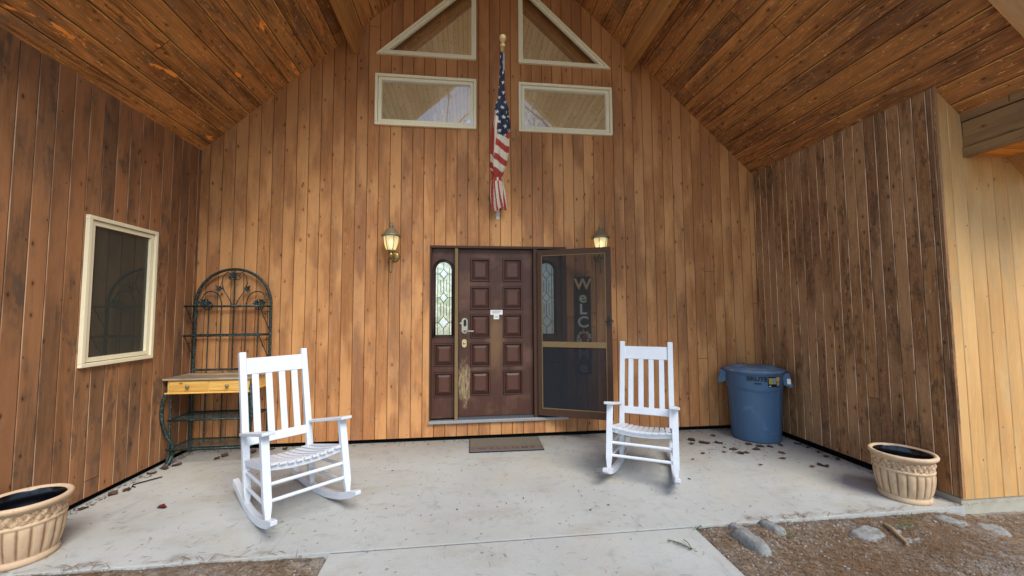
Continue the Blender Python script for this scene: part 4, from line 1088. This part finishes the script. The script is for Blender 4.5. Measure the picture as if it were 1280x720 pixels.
tag(mb.build('gravel',M['pebble']),'pale gravel chips scattered over the soil','gravel',None,'stuff')
# stones
def stone(cx,cy_,lx,ly,h,rot,label,flat=True,seed=0):
    mb=MB(); n,m=18,8; rows=[]
    for i in range(m+1):
        f=i/m; ph=PI/2*(1-f)
        row=[]
        for j in range(n):
            t=2*PI*j/n; px=math.copysign(abs(math.cos(t))**.6,math.cos(t)); py=math.copysign(abs(math.sin(t))**.6,math.sin(t))
            rr=math.cos(ph)**.55 if i else 0
            rr=(f**.45)
            zz=h*(1-f**3.2)
            wv=1+.16*mnoise.noise(Vector((px*1.7+seed,py*1.7,zz*8)))+.07*mnoise.noise(Vector((px*5+seed,py*5,zz*20)))
            row.append((px*rr*lx*wv,py*rr*ly*wv,zz-.02+.016*mnoise.noise(Vector((px*2*rr+seed,py*2*rr,3)))+.008*mnoise.noise(Vector((px*6*rr+seed,py*6*rr,5)))))
        rows.append(row)
    mb.grid(rows,True,None,True,flip=True)
    o=mb.build('stone',M['stone']); o.location=(cx,cy_,gz(cx,cy_)); o.rotation_euler.z=rot
    tag(o,label,'stone','stones in the soil by the porch edge')
stone(1.470,-2.37,.052,.150,.085,.18,'long rectangular grey stone nearest the concrete path',seed=1)
stone(1.500,-2.205,.036,.085,.06,.22,'short narrow grey stone behind the long one by the path',seed=2)
stone(1.755,-2.20,.044,.10,.055,.30,'flat grey stone at the slab edge right of the path stones',seed=3)
stone(2.37,-2.33,.125,.085,.05,.2,'broad rounded grey stone left of the stick',seed=4)
stone(2.58,-2.33,.045,.03,.035,.1,'small round grey stone right of the stick',seed=5)
stone(2.57,-2.45,.085,.032,.03,-.1,'thin flat grey stone in front of the stick',seed=6)
stone(3.13,-2.25,.07,.10,.04,.5,'flat pale stone in front of the right flower pot corner',seed=7)
stone(3.36,-2.33,.10,.08,.045,-.3,'pale stone nearest the honey coloured wall',seed=8)
stone(2.75,-2.62,.04,.03,.03,.3,'little grey stone low in the gravel at the right',seed=9)
stone(1.95,-2.14,.018,.016,.03,0,'tiny white stone against the slab edge',seed=10)
mb=MB(); mb.tube([(2.595,-2.25,.0),(2.56,-2.33,.012),(2.53,-2.40,.004),(2.47,-2.50,.012)],[.014,.017,.015,.010],8)
o=mb.build('stick',M['stick']); o.location.z=gz(2.55,-2.35)+.012; tag(o,'broken bleached stick lying on the gravel among the stones','stick')
# small weeds
def weed(cx,cy_,r,label,n=60):
    mb=MB()
    for k in range(n):
        x=rnd.gauss(0,r*.5); y=rnd.gauss(0,r*.35); a=frand(0,2*PI); l=frand(.006,.016); z=frand(.0,.03); d=Vector((math.cos(a),math.sin(a),frand(.1,.8)))*l; s_v=Vector((-math.sin(a),math.cos(a),0))*l*.3
        c=Vector((x,y,z)); mb.face([c,c+d*.5+s_v,c+d,c+d*.5-s_v])
    o=mb.build('weed',M['green']); o.location=(cx,cy_,gz(cx,cy_)+.003); tag(o,label,'weed')
weed(2.86,-2.20,.07,'small green weed by the slab edge left of the right flower pot'); weed(2.70,-2.31,.06,'small green weed just behind the stick'); weed(1.235,-2.15,.03,'tuft of green moss at the corner of the path',40); weed(1.80,-2.31,.04,'faint green sprouts in front of the flat stone',30)
# green sprig on the path
mb=MB()
mb.tube([(.94,-2.275,.006),(1.0,-2.33,.010),(1.038,-2.392,.005)],.003,5); mb.tube([(1.038,-2.392,.006),(1.046,-2.33,.014),(1.040,-2.29,.008)],.0025,5)
for k in range(26):
    f=rnd.random(); c=Vector((.94,-2.275,.006)).lerp(Vector((1.038,-2.392,.006)),f); a=frand(-2.4,-.6); d=Vector((math.cos(a),math.sin(a),.25))*.028; mb.tube([c,c+d],.0011,4)
tag(mb.build('twig',M['green']),'dark green forked pine twig lying on the path','twig')
mb=MB(); mb.tube([(-3.20,-.72,.006),(-3.25,-.80,.012),(-3.33,-.87,.006),(-3.31,-.91,.006),(-3.27,-.93,.006)],.005,6); tag(mb.build('twig',M['void']),'dark hooked twig on the concrete in front of the rack','twig')
# dry leaves
def leaf(x,y,l,label,mat='leafdry',z=0.0,grp='dry leaves lying on the porch floor'):
    l*=.78
    mb=MB(); n=6; rows=[]
    ph=frand(0,6)
    for i in range(n+1):
        f=i/n; wdt=l*.42*math.sin(PI*min(1,f*.93+.06))**.8*(1+.25*math.sin(9*f+ph)); yb=(f-.5)*l*1.2
        cr=.10*l*math.sin(5*f+ph)
        rows.append([(-wdt,yb,.004+abs(cr)+l*.20*abs(math.sin(ph+2*f))),(-wdt*.4,yb,.003+abs(cr)*.4),(wdt*.4,yb,.002+abs(cr)*.5),(wdt,yb,.004+l*.24*abs(math.cos(ph+3*f)))])
    mb.grid(rows,True); o=mb.build('leaf',M[mat]); o.location=(x,y,z); o.rotation_euler.z=frand(0,6.28); tag(o,label,'leaf',grp)
leaf(-2.763,-1.358,.085,'lone crumpled red brown leaf on the bare concrete left of the left rocking chair','leafred')
g1='curled brown leaf on the concrete between the right rocking chair and the blue bin'
for x,y,l in ((2.246,-.372,.11),(2.182,-.493,.08),(2.335,-.488,.12),(2.594,-.255,.07),(2.497,-.509,.09),(2.517,-.729,.085),(2.514,-.849,.085),(2.586,-.841,.07),(2.469,-.652,.04),(2.373,-.791,.05),(2.119,-.801,.05),(1.92,-.942,.04)): leaf(x,y,l,g1)
g2='brown leaf on the floor in front of the blue bin'
for x,y,l in ((2.765,-.762,.09),(2.956,-.899,.07),(2.84,-1.043,.06),(3.137,-.669,.07),(2.88,-.68,.09),(2.80,-.60,.08),(2.98,-.70,.07),(2.499,-1.168,.04)): leaf(x,y,l,g2)
leaf(3.077,-1.266,.10,'dark elongated leaf lying farthest forward along the right wall')
leaf(2.958,-1.269,.06,'thin pale leaf just left of the dark elongated one','needle')
g3='dry leaf caught along the foot of the right wall'
for x,y,l in ((3.36,-.66,.08),(3.38,-.78,.07),(3.33,-1.05,.08),(3.37,-1.14,.07),(3.36,-.92,.06)): leaf(x,y,l,g3)
g4='dry leaf caught along the foot of the left wall'
for x,y,l in ((-3.33,-.50,.10),(-3.27,-.42,.10),(-3.36,-.62,.08),(-3.30,-.98,.08),(-3.35,-1.05,.09),(-3.36,-1.30,.07),(-3.30,-1.78,.05)): leaf(x,y,l,g4)
g5='dark leaf on the floor under the metal rack'
for x,y,l in ((-2.95,-.20,.10),(-2.98,-.28,.07),(-2.70,-.12,.09),(-2.55,-.05,.08),(-2.40,-.06,.08)): leaf(x,y,l,g5)
leaf(.555,-1.821,.022,'tiny black leaf scrap in the middle of the concrete, left one of two'); leaf(.72,-1.762,.02,'tiny black leaf scrap in the middle of the concrete, right one of two'); leaf(1.617,-1.387,.03,'small brown leaf in front of the right rocking chair')
# fine debris along the wall bases
mb=MB()
for k in range(1500):
    q=rnd.random()
    if q<.36: x,y=frand(-3.4,3.4),-abs(rnd.gauss(0,.05))-.0
    elif q<.60: x,y=-3.42+abs(rnd.gauss(0,.05)),frand(-2.0,0)
    elif q<.84: x,y=3.45-abs(rnd.gauss(0,.05)),frand(-2.0,0)
    elif q<.92: x,y=rnd.gauss(2.6,.3),rnd.gauss(-.6,.25)
    else: x,y=frand(-3.2,3.2),frand(-2.05,-.1)
    if x>3.44 or x<-3.42: continue
    l=frand(.004,.018); a=frand(0,2*PI); c=Vector((x,y,.002+frand(0,.008))); d=Vector((math.cos(a),math.sin(a),frand(-.1,.4)))*l; s_v=Vector((-math.sin(a),math.cos(a),frand(-.2,.2)))*l*frand(.1,.5)
    mb.face([c-d,c+s_v,c+d,c-s_v])
tag(mb.build('leaf_debris',M['leafdry']),'fine dark leaf debris gathered along the foot of the porch walls','debris',None,'stuff')
# pine needles on the concrete
mb=MB()
for k in range(620):
    x,y=frand(-3.2,3.3),frand(-2.1,-.1) if rnd.random()<.8 else frand(-2.9,-2.15)
    if y<-2.13 and not -1.2<x<1.15: continue
    a=frand(0,PI); l=frand(.012,.035); d=Vector((math.cos(a),math.sin(a),0))*l; b=Vector((-math.sin(a),math.cos(a),0))*frand(-.01,.01); w_=Vector((-math.sin(a),math.cos(a),0))*.0011; c=Vector((x,y,.0022))
    mb.face([c-d-w_,c+b-w_,c+b+w_,c-d+w_]); mb.face([c+b-w_,c+d-w_,c+d+w_,c+b+w_])
tag(mb.build('pine_needles',M['needle']),'sparse single pine needles lying on the concrete','pine needles',None,'stuff')

# ------------------------------------------------------------------ trees opposite the porch (seen mirrored in the upper windows)
def tree(cx,cy_,H,seed,label,leafy):
    rr=random.Random(seed); t=empty('tree',(cx,cy_,-.1)); tag(t,label,'tree','trees opposite the porch')
    mb=MB(); lf=MB()
    def limb(p,d,L,r,lev):
        pts=[p]; n=5; q=Vector(p); dd=Vector(d)
        for k in range(n):
            dd=(dd+Vector((rr.uniform(-.2,.2),rr.uniform(-.2,.2),rr.uniform(-.08,.14)))).normalized(); q=q+dd*L/n; pts.append(q.copy())
        mb.tube(pts,[r*(1-.6*k/n) for k in range(n+1)],6 if lev<2 else 4)
        if lev<4:
            m=(7,5,4,3)[lev]
            for k in range(m):
                f=rr.uniform(.35,1); i=min(n,int(f*n)); a=rr.uniform(0,2*PI); s_=Vector((math.cos(a),math.sin(a),rr.uniform(.1,.7))).normalized()
                limb(pts[i],(dd*.5+s_*.8).normalized(),L*rr.uniform(.42,.62),r*.42,lev+1)
        if lev>=3 and leafy:
            for k in range(leafy):
                c=pts[rr.randint(1,n)]+Vector([rr.gauss(0,.12) for _ in range(3)]); a=Vector([rr.uniform(-1,1) for _ in range(3)])*.10; b=Vector([rr.uniform(-1,1) for _ in range(3)])*.05; lf.face([c-a,c+b,c+a,c-b])
    limb(Vector((0,0,0)),Vector((0,0,1)),H*.62,H*.022,0)
    mb.build('trunk',M['bark'],t)
    if leafy: lf.build('crown',M['treeleaf'],t)
tree(-2.3,-12,15,3,'tall thinly leaved tree opposite the porch, left one',2)
tree(4.3,-13,16,8,'tall thinly leaved tree opposite the porch, right one',2)
tree(-9,-24,15,5,'leafy tree standing far left opposite the porch',3)
tree(9,-25,16,6,'leafy tree standing far right opposite the porch',3)
